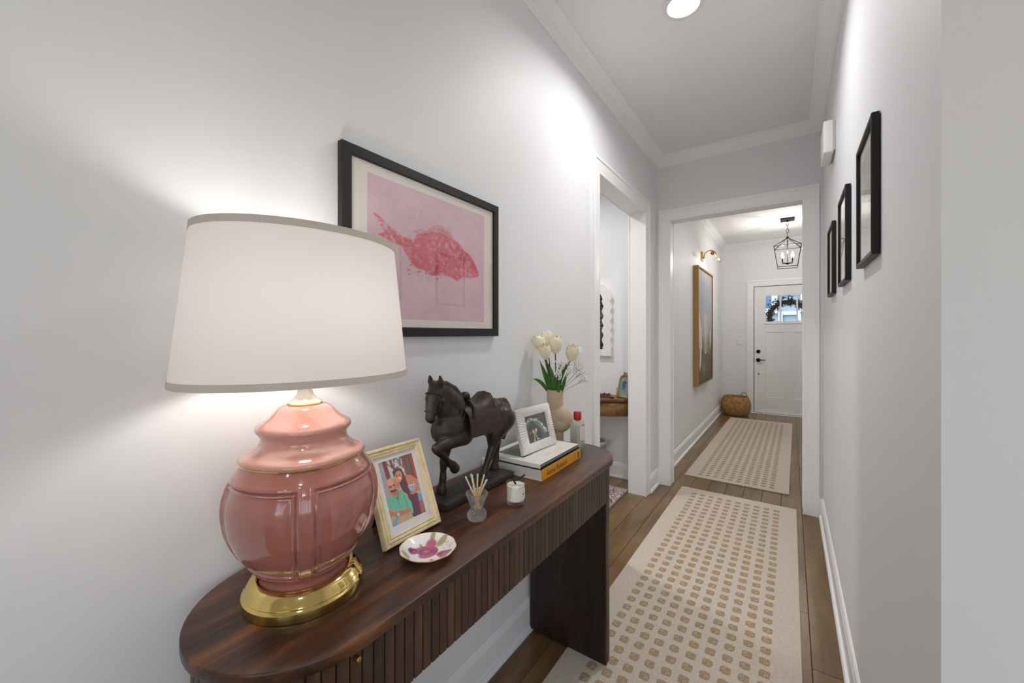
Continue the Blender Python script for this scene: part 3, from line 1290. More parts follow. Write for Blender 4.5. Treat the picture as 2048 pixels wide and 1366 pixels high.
p.a = p.a * (.92 + .16 * vnoise(440, 300, 60, 5, 2)[..., None])
M_COUPLE = p.done('couple_photo', .25, .4)


def tilt_frame(name, label, loc, rz, tilt, m):
    t = thing(name, label, 'photo frame', loc, rz)
    return t


# local axes of a leaning frame: x to the right seen from the front, y up along the face, z towards the viewer
def lean(tilt):
    ct, st = cos(tilt), sin(tilt)
    def f(a, b, t):   # front faces local -Y
        return (a, b * st - t * ct, b * ct + t * st)
    return f


FW, FH = .168, .218
tl = radians(22)
F1 = thing('photo_frame', 'cream stepped photo frame of a man in a mint shirt hugged by a woman', 'photo frame', (-.723 - .0, .64, T), pi / 2)
f = lean(tl)
ZO = .0065   # lifts the rear bottom edge onto the table
def f1(a, b, t):
    q = f(a, b, t)
    return (q[0], q[1], q[2] + ZO)
bm = bmesh.new()
path = [(-FW / 2 + .0215, .0215), (-FW / 2 + .0215, FH - .0215), (FW / 2 - .0215, FH - .0215), (FW / 2 - .0215, .0215)]
sweep(bm, path, [(0, -.017), (0, -.005), (.003, -.0035), (.005, -.006), (.0075, -.003), (.011, -.0015), (.0125, -.0045), (.0155, .000), (.0195, -.0005), (.0215, -.004), (.0215, -.017)], f1, closed=True)
fin('moulding', bm, M_CREAM, F1, smooth=35)
bm = bmesh.new()
sweep(bm, [(-.051, .0385), (-.051, .1855), (.051, .1855), (.051, .0385)], [(0, -.011), (.019, -.011), (.019, -.0085), (0, -.0085)], f1, closed=True)
fin('mat_board', bm, mat('mat_white', (226, 224, 224), .8), F1)
quad_uv('photo_print', [f1(-.052, .187, -.0105), f1(.052, .187, -.0105), f1(.052, .037, -.0105), f1(-.052, .037, -.0105)], M_COUPLE, F1)
bm = bmesh.new()
box(bm, -.064, .064, .02, FH - .02, -.0075, -.0062)
for v in bm.verts:
    v.co = Vector(f1(v.co.x, v.co.y, v.co.z))
fin('glass_pane', bm, M_PANE, F1)
bm = bmesh.new()
box(bm, -.066, .066, .018, FH - .018, -.0175, -.0135)
for v in bm.verts:
    v.co = Vector(f1(v.co.x, v.co.y, v.co.z))
fin('backing_board', bm, M_BLACK, F1)
bm = bmesh.new()
top = Vector(f1(0, .16, -.018))
bot = Vector((0, .125, .001))
for s in (-1, 1):
    pass
A = [top + Vector((-.018, 0, 0)), top + Vector((.018, 0, 0)), bot + Vector((.032, 0, 0)), bot + Vector((-.032, 0, 0))]
B = [q + Vector((0, .003, .0015)) for q in A]
va, vb = [bm.verts.new(q) for q in A], [bm.verts.new(q) for q in B]
bm.faces.new(va)
bm.faces.new(vb[::-1])
for i in range(4):
    bm.faces.new((va[i], va[(i + 1) % 4], vb[(i + 1) % 4], vb[i]))
fin('easel_leg', bm, M_BLACK, F1)['label'] = 'black easel strut'

# ------------------------------------------------------------------ horse statue
M_BRONZE = mat('dark_bronze', (58, 50, 44), .42, .25, bump=(60, .25, .004), var=(22, (38, 31, 28), .4, .65))
M_BRONZE2 = mat('dark_bronze_red', (54, 43, 38), .48, .2, bump=(70, .3, .004), var=(26, (66, 50, 40), .45, .7))
HX, HY = -.80, .935
HS = thing('horse_statue', 'dark bronze prancing saddled horse statue on flat black base', 'statue', (HX, HY, T))
def hl(x, y, z):
    return (x - HX, y - HY, z - T)
bm = bmesh.new()
def hc(pts, sx=1.0):
    chain(bm, [(*hl(x, y, z), r) for x, y, z, r in pts], sx)
hc([(-.802, .838, 1.004, .047), (-.802, .90, 1.002, .050), (-.802, .97, 1.003, .052), (-.802, 1.04, 1.006, .053), (-.802, 1.075, 1.0, .047)], .86)
hc([(-.802, .816, .999, .044), (-.802, .84, 1.01, .046)], .95)
hc([(-.802, .862, 1.03, .046), (-.801, .842, 1.062, .0405), (-.801, .815, 1.09, .034), (-.804, .782, 1.112, .027)], .72)
hc([(-.802, .835, 1.035, .04), (-.802, .795, 1.078, .029)], .8)
# arched crest and mane
hc([(-.8, .885, 1.05, .012), (-.8, .874, 1.083, .012), (-.8, .850, 1.108, .012), (-.802, .818, 1.125, .012), (-.804, .786, 1.131, .011), (-.806, .768, 1.128, .01)], .9)
# head, turned a little into the room
hd = Vector((.30, -.95, 0)).normalized()
def hp(d, lat, z):
    b = Vector((-.802, .781, 0)) + hd * d + Vector((hd.y * -1, hd.x, 0)) * lat
    return (b.x, b.y, z)
def head(pts, sx=1):
    hc([(*hp(d, l, z), r) for d, l, z, r in pts], sx)
head([(.0, 0, 1.112, .0225), (.018, 0, 1.098, .0215), (.03, 0, 1.072, .0155), (.036, 0, 1.052, .0125), (.037, 0, 1.044, .0125)])
head([(.008, 0, 1.09, .021), (.02, 0, 1.068, .013), (.027, 0, 1.045, .0105), (.03, 0, 1.037, .0095)])
head([(.04, .006, 1.044, .006), (.04, -.006, 1.044, .006)])
for s in (-1, 1):
    head([(.012, s * .0125, 1.088, .0115), (.0, s * .013, 1.085, .012)])
    head([(.026, s * .0145, 1.094, .0062), (.022, s * .0155, 1.092, .006)])
    head([(-.002, s * .0125, 1.122, .009), (.004, s * .0155, 1.138, .0095), (.009, s * .0155, 1.154, .004)], .8)
head([(.012, 0, 1.128, .008), (.026, 0, 1.115, .006), (.033, 0, 1.098, .004)])
# standing fore leg
hc([(-.822, .845, .985, .03), (-.824, .84, .95, .021), (-.826, .835, .906, .0125), (-.827, .834, .898, .013), (-.828, .833, .87, .0092), (-.828, .832, .85, .0115), (-.828, .829, .838, .0098)])
hc([(-.828, .829, .835, .011), (-.828, .826, .818, .0155), (-.828, .826, .812, .016)])
# raised fore leg
hc([(-.784, .87, .975, .031), (-.779, .84, .972, .024), (-.777, .775, .966, .0165), (-.777, .756, .963, .0135)])
hc([(-.777, .757, .960, .0125), (-.778, .785, .935, .0105), (-.779, .803, .914, .0092), (-.779, .808, .909, .0115), (-.779, .818, .903, .0105)])
hc([(-.779, .822, .9, .0125), (-.779, .83, .889, .0145)])
# hind legs
for (x, th, stf, hock, cn, fet, hoof) in (
        (-.776, (1.05, .992, .045), (1.012, .955, .031), (1.0, .912, .0145), (.972, .868, .0098), (.958, .843, .0122), (.944, .817, .0155)),
        (-.826, (1.06, .992, .045), (1.055, .95, .03), (1.092, .905, .0145), (1.087, .868, .0098), (1.083, .843, .0122), (1.074, .817, .0155))):
    hc([(x, th[0], th[1], th[2]), (x, stf[0], stf[1], stf[2]), (x, hock[0], hock[1] + .01, hock[2] + .002), (x, hock[0], hock[1], hock[2]), (x, cn[0], cn[1], cn[2]), (x, fet[0], fet[1], fet[2]), (x, fet[0] - .006, fet[1] - .012, .0105)])
    hc([(x, hoof[0] + .006, hoof[1] + .014, .0115), (x, hoof[0], hoof[1], hoof[2]), (x, hoof[0], .812, hoof[2] + .001)])
body = organic('horse_body', bm, M_BRONZE, HS, .0023, 5)
bm = bmesh.new()
hc([(-.802, 1.075, 1.041, .014), (-.802, 1.095, 1.037, .016), (-.803, 1.111, 1.018, .017), (-.804, 1.117, .99, .016), (-.804, 1.111, .95, .012), (-.804, 1.098, .915, .006)])
organic('tail', bm, M_BRONZE, HS, .0022, 4)
# saddle blanket
bm = bmesh.new()
cross = [(-.0545, .972), (-.0555, .990), (-.0535, 1.012), (-.046, 1.036), (-.03, 1.052), (0, 1.058), (.03, 1.052), (.046, 1.036), (.0535, 1.012), (.0555, .990), (.0545, .972)]
ys = np.linspace(.862, 1.012, 9)
def shell(cross, ys, th, fz=lambda y, i: 0, fy=lambda y, z: 0, grow=lambda y: 1):
    L = []
    for d in (0, th):
        rows = []
        for y in ys:
            row = []
            for x, z in cross:
                c = Vector((x, z - 1.0))
                c = c * grow(y)
                c += c.normalized() * d
                zz = c.y + 1.0 + fz(y, z)
                row.append(bm.verts.new(hl(-.802 + c.x, y + fy(y, z), zz)))
            rows.append(row)
        L.append(rows)
    a, b = L
    n, m = len(ys), len(cross)
    for rows in L:
        for i in range(n - 1):
            for j in range(m - 1):
                bm.faces.new((rows[i][j], rows[i + 1][j], rows[i + 1][j + 1], rows[i][j + 1]))
    for i in range(n - 1):
        for j in (0, m - 1):
            bm.faces.new((a[i][j], a[i + 1][j], b[i + 1][j], b[i][j]))
    for j in range(m - 1):
        for i in (0, n - 1):
            bm.faces.new((a[i][j], a[i][j + 1], b[i][j + 1], b[i][j]))
shell(cross, ys, .0028, fy=lambda y, z: (1.0 - min(z, 1.04)) * .35 * ((y - .862) / .15), grow=lambda y: .975 + .05 * sin(pi * (y - .85) / .24))
fin('saddle_blanket', bm, M_BRONZE2, HS, smooth=50)
bm = bmesh.new()
cross2 = [(-.048, 1.024), (-.042, 1.043), (-.026, 1.056), (0, 1.061), (.026, 1.056), (.042, 1.043), (.048, 1.024)]
def seatz(y, z):
    t = (y - .892) / .096
    return (.024 * max(0, (t - .45) / .55) ** 1.5) * min(1, max(0, (z - 1.03) / .02))
shell(cross2, np.linspace(.892, .988, 14), .004, fz=seatz)
fin('saddle', bm, M_BRONZE2, HS, smooth=50)
bm = bmesh.new()
hc([(-.802, .909, 1.062, .0105), (-.802, .906, 1.074, .011), (-.802, .900, 1.085, .012), (-.802, .893, 1.085, .0115)], 1.3)
hc([(-.783, .9, 1.068, .006), (-.762, .894, 1.052, .006), (-.750, .88, 1.03, .005)])
hc([(-.821, .9, 1.068, .006), (-.842, .904, 1.052, .006), (-.854, .906, 1.03, .005)])
organic('pommel', bm, M_BRONZE, HS, .002, 3)
bm = bmesh.new()
# breast collar, bridle straps
def ring(c, n, rx, rz, rad, up=(0, 0, 1), k=36):
    n = Vector(n).normalized()
    s = n.cross(Vector(up)).normalized()
    w = s.cross(n)
    tube(bm, [Vector(hl(*c)) + s * rx * cos(a) + w * rz * sin(a) for a in np.linspace(0, 2 * pi, k + 1)[:-1]], rad, 6, closed=True)
ring((-.802, .845, 1.022), (0, -.72, .62), .0385, .0545, .0022)
ring((-.802, .838, 1.036), (0, -.72, .62), .0345, .0495, .002)
for d, z, rx, rz in ((.031, 1.06, .0172, .0172), (.014, 1.104, .023, .023)):
    c = hp(d, 0, z)
    ring(c, (hd.x * .3, hd.y * .3, -.9 if z < 1.08 else -.75), rx, rz, .0015, up=(hd.x, hd.y, 0))
for s in (-1, 1):
    tube(bm, [hl(*hp(.002, s * .0235, 1.106)), hl(*hp(.014, s * .0225, 1.085)), hl(*hp(.024, s * .0185, 1.062))], .0014, 6)
fin('bridle', bm, M_BRONZE2, HS, smooth=60)
bm = bmesh.new()
box(bm, -.845 - HX, -.757 - HX, .772 - HY, 1.095 - HY, 0.0003, .0225, bev=.003, seg=2)
fin('statue_base', bm, mat('statue_base_black', (46, 43, 40), .5, bump=(50, .15, .003)), HS, smooth=40)

# ------------------------------------------------------------------ rose plate
p = Paint(420, 420, (240, 238, 236))
def leaf(p, cx, cy, L, w, rot, c):
    p.ell(cx, cy, L, w, c, .9, rot, soft=.35)
    p.line((cx - L * cos(rot), cy - L * sin(rot)), (cx + L * cos(rot), cy + L * sin(rot)), .003, (120, 116, 66))
for q in ((.17, .66, .11, .05, .9), (.25, .84, .1, .045, .3), (.68, .2, .12, .065, -.9), (.5, .1, .07, .045, -1.4), (.62, .76, .08, .04, 1.2), (.34, .3, .05, .02, .8)):
    leaf(p, *q, (168, 162, 106))
def rose(cx, cy, r, seed):
    rr = random.Random(seed)
    for k in range(26):
        a = rr.uniform(0, 2 * pi)
        d = r * (.95 - k * .032)
        c = (rr.randint(140, 196), rr.randint(58, 100), rr.randint(110, 140))
        p.ell(cx + d * .6 * cos(a), cy + d * .6 * sin(a), r * .42, r * .26, c, .85, a + pi / 2, soft=.3)
    for k in range(5):
        p.ell(cx, cy, r * (.5 - k * .09), r * (.36 - k * .065), (120 + k * 22, 44 + k * 16, 92 + k * 14), .75, k, soft=.3)
rose(.46, .46, .25, 3)
rose(.25, .46, .12, 4)
rose(.78, .56, .16, 5)
p.ell(.5, .24, .09, .1, (190, 84, 124), .9, soft=.4)
p.ell(.45, .84, .15, .065, (206, 120, 160), .8, .2, soft=.4)
p.ell(.7, .78, .1, .05, (190, 176, 214), .7, -.2, soft=.5)
rr = random.Random(2)
for k in range(16):
    p.ell(.76 + rr.uniform(-.07, .09), .3 + rr.uniform(-.1, .09), .012, .006, (150, 152, 110), .9, rr.uniform(0, 3))
M_ROSE = p.done('rose_transfer', .15, .8)
M_CHINA = mat('china_white', (240, 236, 232), .15, coat=.8)
PL = thing('rose_dish', 'small white china dish with painted pink roses near table edge', 'dish', (-.646, .604, T))
def scal(a, z, r):
    return 1 + (.012 * cos(a * 10)) * min(1, max(0, (r - .03) / .03))
bm = bmesh.new()
bot = [(.03, .0003), (.032, .0015), (.036, .004), (.047, .01), (.059, .0185), (.0605, .0195), (.0595, .0203)]
topp = [(.0595, .0203), (.0575, .0193), (.047, .0118), (.037, .0068), (.025, .0058), (.0001, .0056)]
ra = lathe(bm, bot, 80, rf=scal, cap1=False)
fin('dish_body', bm, M_CHINA, PL, smooth=60)
bm = bmesh.new()
ra = lathe(bm, topp, 80, rf=scal, cap0=False)
uv = bm.loops.layers.uv.new('uv')
for fc in bm.faces:
    for l in fc.loops:
        # the picture's "up" points away from the room side
        px_, py_ = l.vert.co.x, l.vert.co.y
        q = Vector((px_ * .82 + py_ * .57, -px_ * .57 + py_ * .82)) / .130
        l[uv].uv = (.5 + q.x, .5 + q.y)
fin('painted_roses', bm, M_ROSE, PL, smooth=60)
bm = bmesh.new()
tube(bm, [(.0602 * scal(a, 0, .06) * cos(a), .0602 * scal(a, 0, .06) * sin(a), .0199) for a in np.linspace(0, 2 * pi, 81)[:-1]], .0007, 6, closed=True)
fin('gilt_rim', bm, mat('worn_gilt', (214, 184, 128), .35, .6), PL)

# ------------------------------------------------------------------ cut-glass match vase
GXm, GYm = -.668, .795
M_CRYST = crystal('cut_crystal', (.99, .985, .99), .35, .1)
GV = thing('cut_glass_vase', 'small cut crystal vase holding matches in front of the horse statue', 'vase', (GXm, GYm, T))
bm = bmesh.new()
def facet(a, z, r):
    k = 16 if z > .03 else 12
    return 1 + .035 * abs(cos(a * k / 2)) + (.03 * cos(a * 12 + z * 900) if z < .026 else 0)
lathe(bm, [(.018, .0004), (.0215, .002), (.0245, .009), (.0245, .015), (.0215, .022), (.0165, .0275), (.0155, .032), (.018, .04), (.0225, .052), (.0265, .062), (.028, .066), (.0285, .069), (.027, .071), (.0248, .069), (.0215, .058), (.0155, .044), (.0125, .034), (.0125, .03), (.001, .0285)], 96, rf=facet)
fin('crystal_body', bm, M_CRYST, GV, smooth=25)
M_STICK = mat('match_wood', (226, 196, 148), .7)
M_TIP = mat('match_head', (150, 200, 204), .6, var=(900, (196, 222, 222), .4, .7))
mt = [(-.030, .006, .108), (-.0165, .012, .113), (-.0125, -.002, .1155), (.0015, .004, .116), (.0185, .006, .113), (.026, -.004, .104), (.019, -.012, .094), (-.0085, -.013, .091), (-.0035, -.016, .086), (.008, -.016, .088), (.0235, .004, .1)]
rt, fw = Vector((.819, .574, 0)), Vector((-.574, .819, 0))
mp0 = None
for i, (a, d, z) in enumerate(mt):
    tip = rt * a + fw * d + Vector((0, 0, z))
    ft = -rt * a * .3 - fw * d * .3 + Vector((0, 0, .0305))
    if ft.xy.length > .0095:
        ft.xy = ft.xy.normalized() * .0095
    L = (tip - ft).length
    lab = ['leaning furthest left', 'second from the left, just behind its neighbour', 'third from the left with the tall head', 'tallest and upright in the middle', 'leaning right, the taller of the right-hand pair', 'leaning furthest right', 'short, tucked between the right-hand pair', 'short, low in front of the left-hand group', 'shortest, low at the front centre', 'short, hidden behind the upright middle one', 'leaning right, half hidden behind the right-hand pair'][i]
    if mp0 is None:
        t = thing('matchstick', 'x', 'match', group='matches in the cut-glass vase')
        bm = bmesh.new()
        box(bm, -.0016, .0016, -.0016, .0016, 0, .96)
        s0 = fin('stick', bm, M_STICK, t)
        bm = bmesh.new()
        sph(bm, (0, 0, 0), .0026, 10, 8, (1, 1, 1.7))
        h_0 = fin('match_head', bm, M_TIP, t, smooth=60)
        mp0 = t
    else:
        t = copy_tree(mp0)
    t['label'] = 'blue-tipped match in the crystal vase, ' + lab
    t.location = Vector((GXm, GYm, T)) + ft
    t.rotation_euler = (tip - ft).to_track_quat('Z', 'Y').to_euler()
    st, hd_ = [c for c in t.children if c.name.startswith('stick')][0], [c for c in t.children if c.name.startswith('match_head')][0]
    st.scale = (1, 1, L)
    hd_.location = (0, 0, L * .97)

# ------------------------------------------------------------------ candle
CX_, CY_ = -.642, .935
CN = thing('candle_jar', 'small white candle in clear glass jar tied with black ribbon', 'candle', (CX_, CY_, T))
bm = bmesh.new()
lathe(bm, [(.022, .0004), (.0255, .001), (.0268, .003), (.0272, .06), (.0268, .0612), (.026, .06), (.0256, .0125), (.0235, .011), (.0005, .0108)], 56)
fin('glass_jar', bm, crystal('jar_glass', (1, 1, 1), .78), CN, smooth=40)
bm = bmesh.new()
lathe(bm, [(.0252, .0118), (.0254, .013), (.0254, .0525), (.0245, .0535), (.0003, .053)], 48)
fin('wax', bm, mat('candle_wax', (240, 236, 226), .5, sub=.2), CN, smooth=40)
bm = bmesh.new()
tube(bm, [(0, 0, .052), (.0006, 0, .058)], .0008, 6)
fin('wick', bm, mat('wick', (60, 50, 40), .9), CN)
M_RIB = mat('black_ribbon', (22, 21, 18), .55)
bm = bmesh.new()
cd = Vector((.56, -.83, 0)).normalized()   # towards the room
sd = Vector((.83, .56, 0))
def arcband(bm, a0, a1, r, z0, z1, th=.0004, n=16):
    pts = []
    ri = [[bm.verts.new((rr * cos(a), rr * sin(a), z)) for rr, z in ((r, z0), (r + th, z0), (r + th, z1), (r, z1))] for a in np.linspace(a0, a1, n)]
    for A, B in zip(ri[:-1], ri[1:]):
        for k in range(4):
            bm.faces.new((A[k], A[(k + 1) % 4], B[(k + 1) % 4], B[k]))
    bm.faces.new(ri[0][::-1])
    bm.faces.new(ri[-1])
# vertical strap down the left side and across the top
aL = atan2(-sd.y, -sd.x) - .1
dl = Vector((cos(aL), sin(aL), 0))
tl_ = Vector((-dl.y, dl.x, 0))
def strap(pts, w):
    rows = []
    for q in pts:
        q = Vector(q)
        rows.append([bm.verts.new(q - tl_ * w), bm.verts.new(q + tl_ * w), bm.verts.new(q + tl_ * w + Vector((0, 0, .0005)) + dl * .0005), bm.verts.new(q - tl_ * w + Vector((0, 0, .0005)) + dl * .0005)])
    for A, B in zip(rows[:-1], rows[1:]):
        for k in range(4):
            bm.faces.new((A[k], A[(k + 1) % 4], B[(k + 1) % 4], B[k]))
strap([dl * .0276 + Vector((0, 0, .004)), dl * .0278 + Vector((0, 0, .061)), dl * .0262 + Vector((0, 0, .0628)), dl * .012 + Vector((0, 0, .0632)), Vector((0, 0, .0635)), -dl * .0262 + Vector((0, 0, .0628)), -dl * .0278 + Vector((0, 0, .061)), -dl * .0276 + Vector((0, 0, .004))], .0021)
sph(bm, (0, 0, .0655), .0042, 12, 8, (1.2, 1.2, .9))
tube(bm, [(0, 0, .066), tuple(sd * .012 + Vector((0, 0, .071)) + cd * .003), tuple(sd * .027 + Vector((0, 0, .081)))], [.0022, .0026, .0024], 8)
tube(bm, [(0, 0, .066), tuple(-sd * .004 + Vector((0, 0, .064)) + cd * .01), tuple(cd * .015 + Vector((0, 0, .0605)))], [.0022, .0028, .003], 8)
tube(bm, [(0, 0, .066), tuple(-sd * .006 + Vector((0, 0, .0705)) - cd * .004), tuple(-sd * .011 + Vector((0, 0, .068)))], [.002, .0032, .001], 8)
fin('ribbon_bow', bm, M_RIB, CN, smooth=50)
aR = atan2((sd * .75 + cd * .62).y, (sd * .75 + cd * .62).x)
bm = bmesh.new()
arcband(bm, aR - .42, aR + .42, .02725, .018, .048, .0002)
fin('label', bm, mat('candle_label', (238, 232, 222), .7), CN)
bm = bmesh.new()
arcband(bm, aR - .07, aR + .07, .0275, .0305, .0355, .0002, 6)
for z, w in ((.042, .16), (.0395, .12), (.0268, .18), (.0245, .14)):
    arcband(bm, aR - w, aR + w, .0275, z, z + .0006, .0001, 8)
fin('label_print', bm, mat('label_ink', (60, 56, 50), .7), CN)

# ------------------------------------------------------------------ books
M_PAGES = mat('book_pages', (226, 222, 214), .85, bump=(20, .1, .001))
M_ORANGE = mat('orange_spine', (226, 154, 34), .45)
BK = thing('orange_book', 'thick textbook with orange spine lettered Animal Behavior under a white book', 'book', (-.667, 1.27, T), radians(1.2))
w, L, th = .225, .302, .0385
bm = bmesh.new()
box(bm, -w, -.004, -L / 2 + .003, L / 2 - .003, .003, th - .003)
pg = fin('page_block', bm, M_PAGES, BK)
bm = bmesh.new()
for k in range(13):
    z = .005 + k * .0022
    box(bm, -w + .004, -.008, -L / 2 + .0024, L / 2 - .0024, z, z + .0009)
fin('page_layers', bm, mat('page_layer_grey', (206, 202, 196), .85), BK)  # slightly darker bands along the page edges
bm = bmesh.new()
box(bm, -w - .003, 0, -L / 2, L / 2, .0003, .0028)
fin('back_cover', bm, mat('book_cover_white', (234, 232, 226), .4), BK)
bm = bmesh.new()
box(bm, -w - .003, 0, -L / 2, L / 2, th - .0028, th)
fin('front_cover', bm, mat('book_cover_dark', (40, 38, 36), .4), BK)
bm = bmesh.new()
box(bm, -.003, .0012, -L / 2, L / 2, .0003, th, bev=.001)
fin('spine', bm, M_ORANGE, BK)
mtx = Matrix.Translation((.0013, -.045, th * .47)) @ Matrix(((0, 0, 1, 0), (1, 0, 0, 0), (0, 1, 0, 0), (0, 0, 0, 1)))
M_INK = mat('spine_ink', (84, 44, 14), .6)
text_obj('spine_title', 'Animal Behavior', .0275, M_INK, BK, mtx, xs=.86)
bm = bmesh.new()
for k in range(6):
    box(bm, .0011, .0014, .0965, .1, .008 + k * .004, .0108 + k * .004)
fin('spine_small_print', bm, M_INK, BK)
bm = bmesh.new()
for k in range(3):
    box(bm, .0011, .0014, .123 + k * .0045, .1262 + k * .0045, .008, th - .01)
fin('spine_mark', bm, M_INK, BK)

p = Paint(256, 200, (110, 108, 98))
n1 = vnoise(200, 256, 8, 21)
n2 = vnoise(200, 256, 30, 22)
g_ = np.clip((p.v - .38 + (n1 - .5) * .5) * 6, 0, 1)
p.put(g_, (96, 110, 48))
p.put(np.clip((n2 - .5) * 6, 0, 1) * g_, (58, 72, 30))
p.put(np.clip((vnoise(200, 256, 40, 23) - .58) * 8, 0, 1) * g_, (150, 160, 82))
p.put(np.clip((n1 - .56) * 8, 0, 1) * (1 - g_), (70, 62, 56))
M_GRASS = p.done('meadow_photo', .3)
TB2 = T + th + .0004
B2 = thing('white_book', 'thin white book with grass photo on cover lying on the orange textbook', 'book', (-.672, 1.266, TB2), radians(.9))
w2, L2, th2 = .218, .296, .0155
M_COV = mat('white_cover', (238, 236, 229), .35)
M_EDGE = mat('black_edge', (30, 28, 30), .4)
bm = bmesh.new()
box(bm, -w2, -.004, -L2 / 2 + .002, L2 / 2 - .002, .0035, th2 - .003)
fin('page_block', bm, mat('grey_pages', (176, 170, 166), .8), B2)
for z0, z1, mm_ in ((0.0002, .0038, M_EDGE), (th2 - .0034, th2 - .0006, M_EDGE)):
    bm = bmesh.new()
    box(bm, -w2 - .002, .001, -L2 / 2, L2 / 2, z0, z1)
    fin('cover_board', bm, mm_, B2)
bm = bmesh.new()
box(bm, -w2 - .0024, .0006, -L2 / 2 - .0004, L2 / 2 + .0004, th2 - .0006, th2)
fin('front_cover', bm, M_COV, B2)
bm = bmesh.new()
box(bm, -w2 - .0026, .0, -L2 / 2 - .0012, -L2 / 2 - .0002, .002, th2)
fin('cover_flap', bm, M_COV, B2)
z = th2 + .00025
quad_uv('cover_photo', [(-.195, -.115, z), (-.195, .085, z), (-.085, .085, z), (-.085, -.115, z)], M_GRASS, B2)
bm = bmesh.new()
for (x, y, ww_, hh) in ((-.04, -.03, .05, .0035), (-.05, -.035, .03, .002), (-.035, .045, .06, .003), (-.045, .05, .04, .002), (-.06, -.07, .02, .002)):
    box(bm, x, x + hh, y - ww_ / 2, y + ww_ / 2, th2, th2 + .0002)
fin('cover_print', bm, mat('faint_print', (214, 206, 196), .5), B2)

# ------------------------------------------------------------------ ribbed white frame on the books
TB3 = TB2 + th2 + .0004
p = Paint(256, 230, (58, 50, 48))
n = vnoise(230, 256, 5, 31)
p.put(np.clip((n - .45) * 4, 0, 1), (96, 72, 66))
p.put(np.clip(p.u - .55, 0, 1) * 1.4, (66, 78, 68))
def arch(p, r0, c, wd, al, jit, seed, cnt=60):
    rr = random.Random(seed)
    for k in range(cnt):
        a = rr.uniform(-.15, 3.3)
        x = .36 + (r0 + rr.gauss(0, jit)) * cos(a) * .95
        y = .62 - (r0 + rr.gauss(0, jit)) * sin(a) * 1.0
        if x > .45:
            y += (x - .45) * .25
            x += (y - .2) * .18
        p.ell(x, y, wd, wd * .45, c, al, rr.uniform(0, 3), soft=.6)
p.ell(.36, .62, .34, .42, (44, 48, 44), .95, soft=.2)
arch(p, .45, (226, 214, 208), .045, .75, .03, 1, 80)
arch(p, .40, (206, 220, 216), .04, .7, .015, 2, 70)
arch(p, .33, (70, 98, 92), .06, .7, .03, 3, 60)
for a, b in (((.55, .3), (.86, .92)), ((.62, .4), (.95, .95)), ((.5, .35), (.78, .95))):
    p.line(a, b, .018, (150, 168, 162), .5)
p.ell(.4, .63, .1, .075, (214, 140, 124), .95, soft=.4)
p.ell(.34, .6, .05, .06, (236, 196, 182), .8, soft=.4)
p.ell(.47, .58, .05, .06, (240, 212, 200), .8, soft=.4)
p.ell(.4, .6, .03, .03, (150, 62, 54), .9, soft=.4)
for a, b in (((.36, .72), (.34, .95)), ((.42, .72), (.46, .94)), ((.3, .9), (.36, .97)), ((.46, .88), (.54, .92))):
    p.line(a, b, .018, (206, 206, 196), .85)
p.ell(.2, .62, .06, .05, (116, 112, 90), .8, soft=.5)
M_WREATHP = p.done('wreath_photo', .25, .3)
F2 = thing('ribbed_photo_frame', 'white ribbed photo frame with dark flower arch picture standing on books', 'photo frame', (-.7495, 1.2605, TB3), pi / 2 - .051)
f0 = lean(radians(15))
def f2(a, b, t):
    q = f0(a, b, t)
    return (q[0], q[1], q[2] + .0042)
fw2, fh2 = .215, .158
ix0, ix1, iy0, iy1 = -.063, .079, .031, .127
def rect_pts(x0, x1, y0, y1, n):
    pts = []
    per = [((x0, y0), (x1, y0)), ((x1, y0), (x1, y1)), ((x1, y1), (x0, y1)), ((x0, y1), (x0, y0))]
    for (a, b), k in zip(per, n):
        for i in range(k):
            t = i / k
            pts.append((a[0] + (b[0] - a[0]) * t, a[1] + (b[1] - a[1]) * t))
    return pts
nn = [168, 128, 168, 128]
inn = rect_pts(ix0, ix1, iy0, iy1, nn)
out = rect_pts(-fw2 / 2, fw2 / 2, 0, fh2, nn)
bm = bmesh.new()
rings = []
M_ = len(inn)
steps = [(0, -.012), (0, -.004), (.06, -.001), (.3, .0008), (.6, .001), (.9, -.0005), (1, -.004), (1, -.014)]
for t, z in steps:
    ringv = []
    for i in range(M_):
        ph = abs(sin(pi * i / 8))
        a = inn[i][0] * (1 - t) + out[i][0] * t
        b = inn[i][1] * (1 - t) + out[i][1] * t
        zz = z + (.004 * ph if 0 < t < 1 or z > -.006 else 0)
        if t in (0, 1) and z > -.01:
            cx_, cy_ = 0, fh2 / 2
            k = 1 + (.0012 * ph / .1) * (1 if t == 1 else -1) * .6
            a, b = cx_ + (a - cx_) * k, cy_ + (b - cy_) * k
            b = max(b, 0)
        ringv.append(bm.verts.new(f2(a, b, zz)))
    rings.append(ringv)
rings.append(rings[0])
for A, B in zip(rings[:-1], rings[1:]):
    for i in range(M_):
        bm.faces.new((A[i], A[(i + 1) % M_], B[(i + 1) % M_], B[i]))
fin('ribbed_border', bm, mat('frame_white', (232, 227, 222), .4), F2, smooth=50)
quad_uv('photo_print', [f2(ix0 - .003, iy1 + .003, -.009), f2(ix1 + .003, iy1 + .003, -.009), f2(ix1 + .003, iy0 - .003, -.009), f2(ix0 - .003, iy0 - .003, -.009)], M_WREATHP, F2)
def slab(name, x0, x1, y0_, y1_, z0, z1, m, par, fm):
    bm = bmesh.new()
    box(bm, x0, x1, y0_, y1_, z0, z1)
    for v in bm.verts:
        v.co = Vector(fm(v.co.x, v.co.y, v.co.z))
    return fin(name, bm, m, par)
slab('glass_pane', ix0 - .002, ix1 + .002, iy0 - .002, iy1 + .002, -.0075, -.0065, M_PANE, F2, f2)
slab('backing_board', -fw2 / 2 + .004, fw2 / 2 - .004, .003, fh2 - .004, -.0155, -.0122, M_BLACK, F2, f2)
bm = bmesh.new()
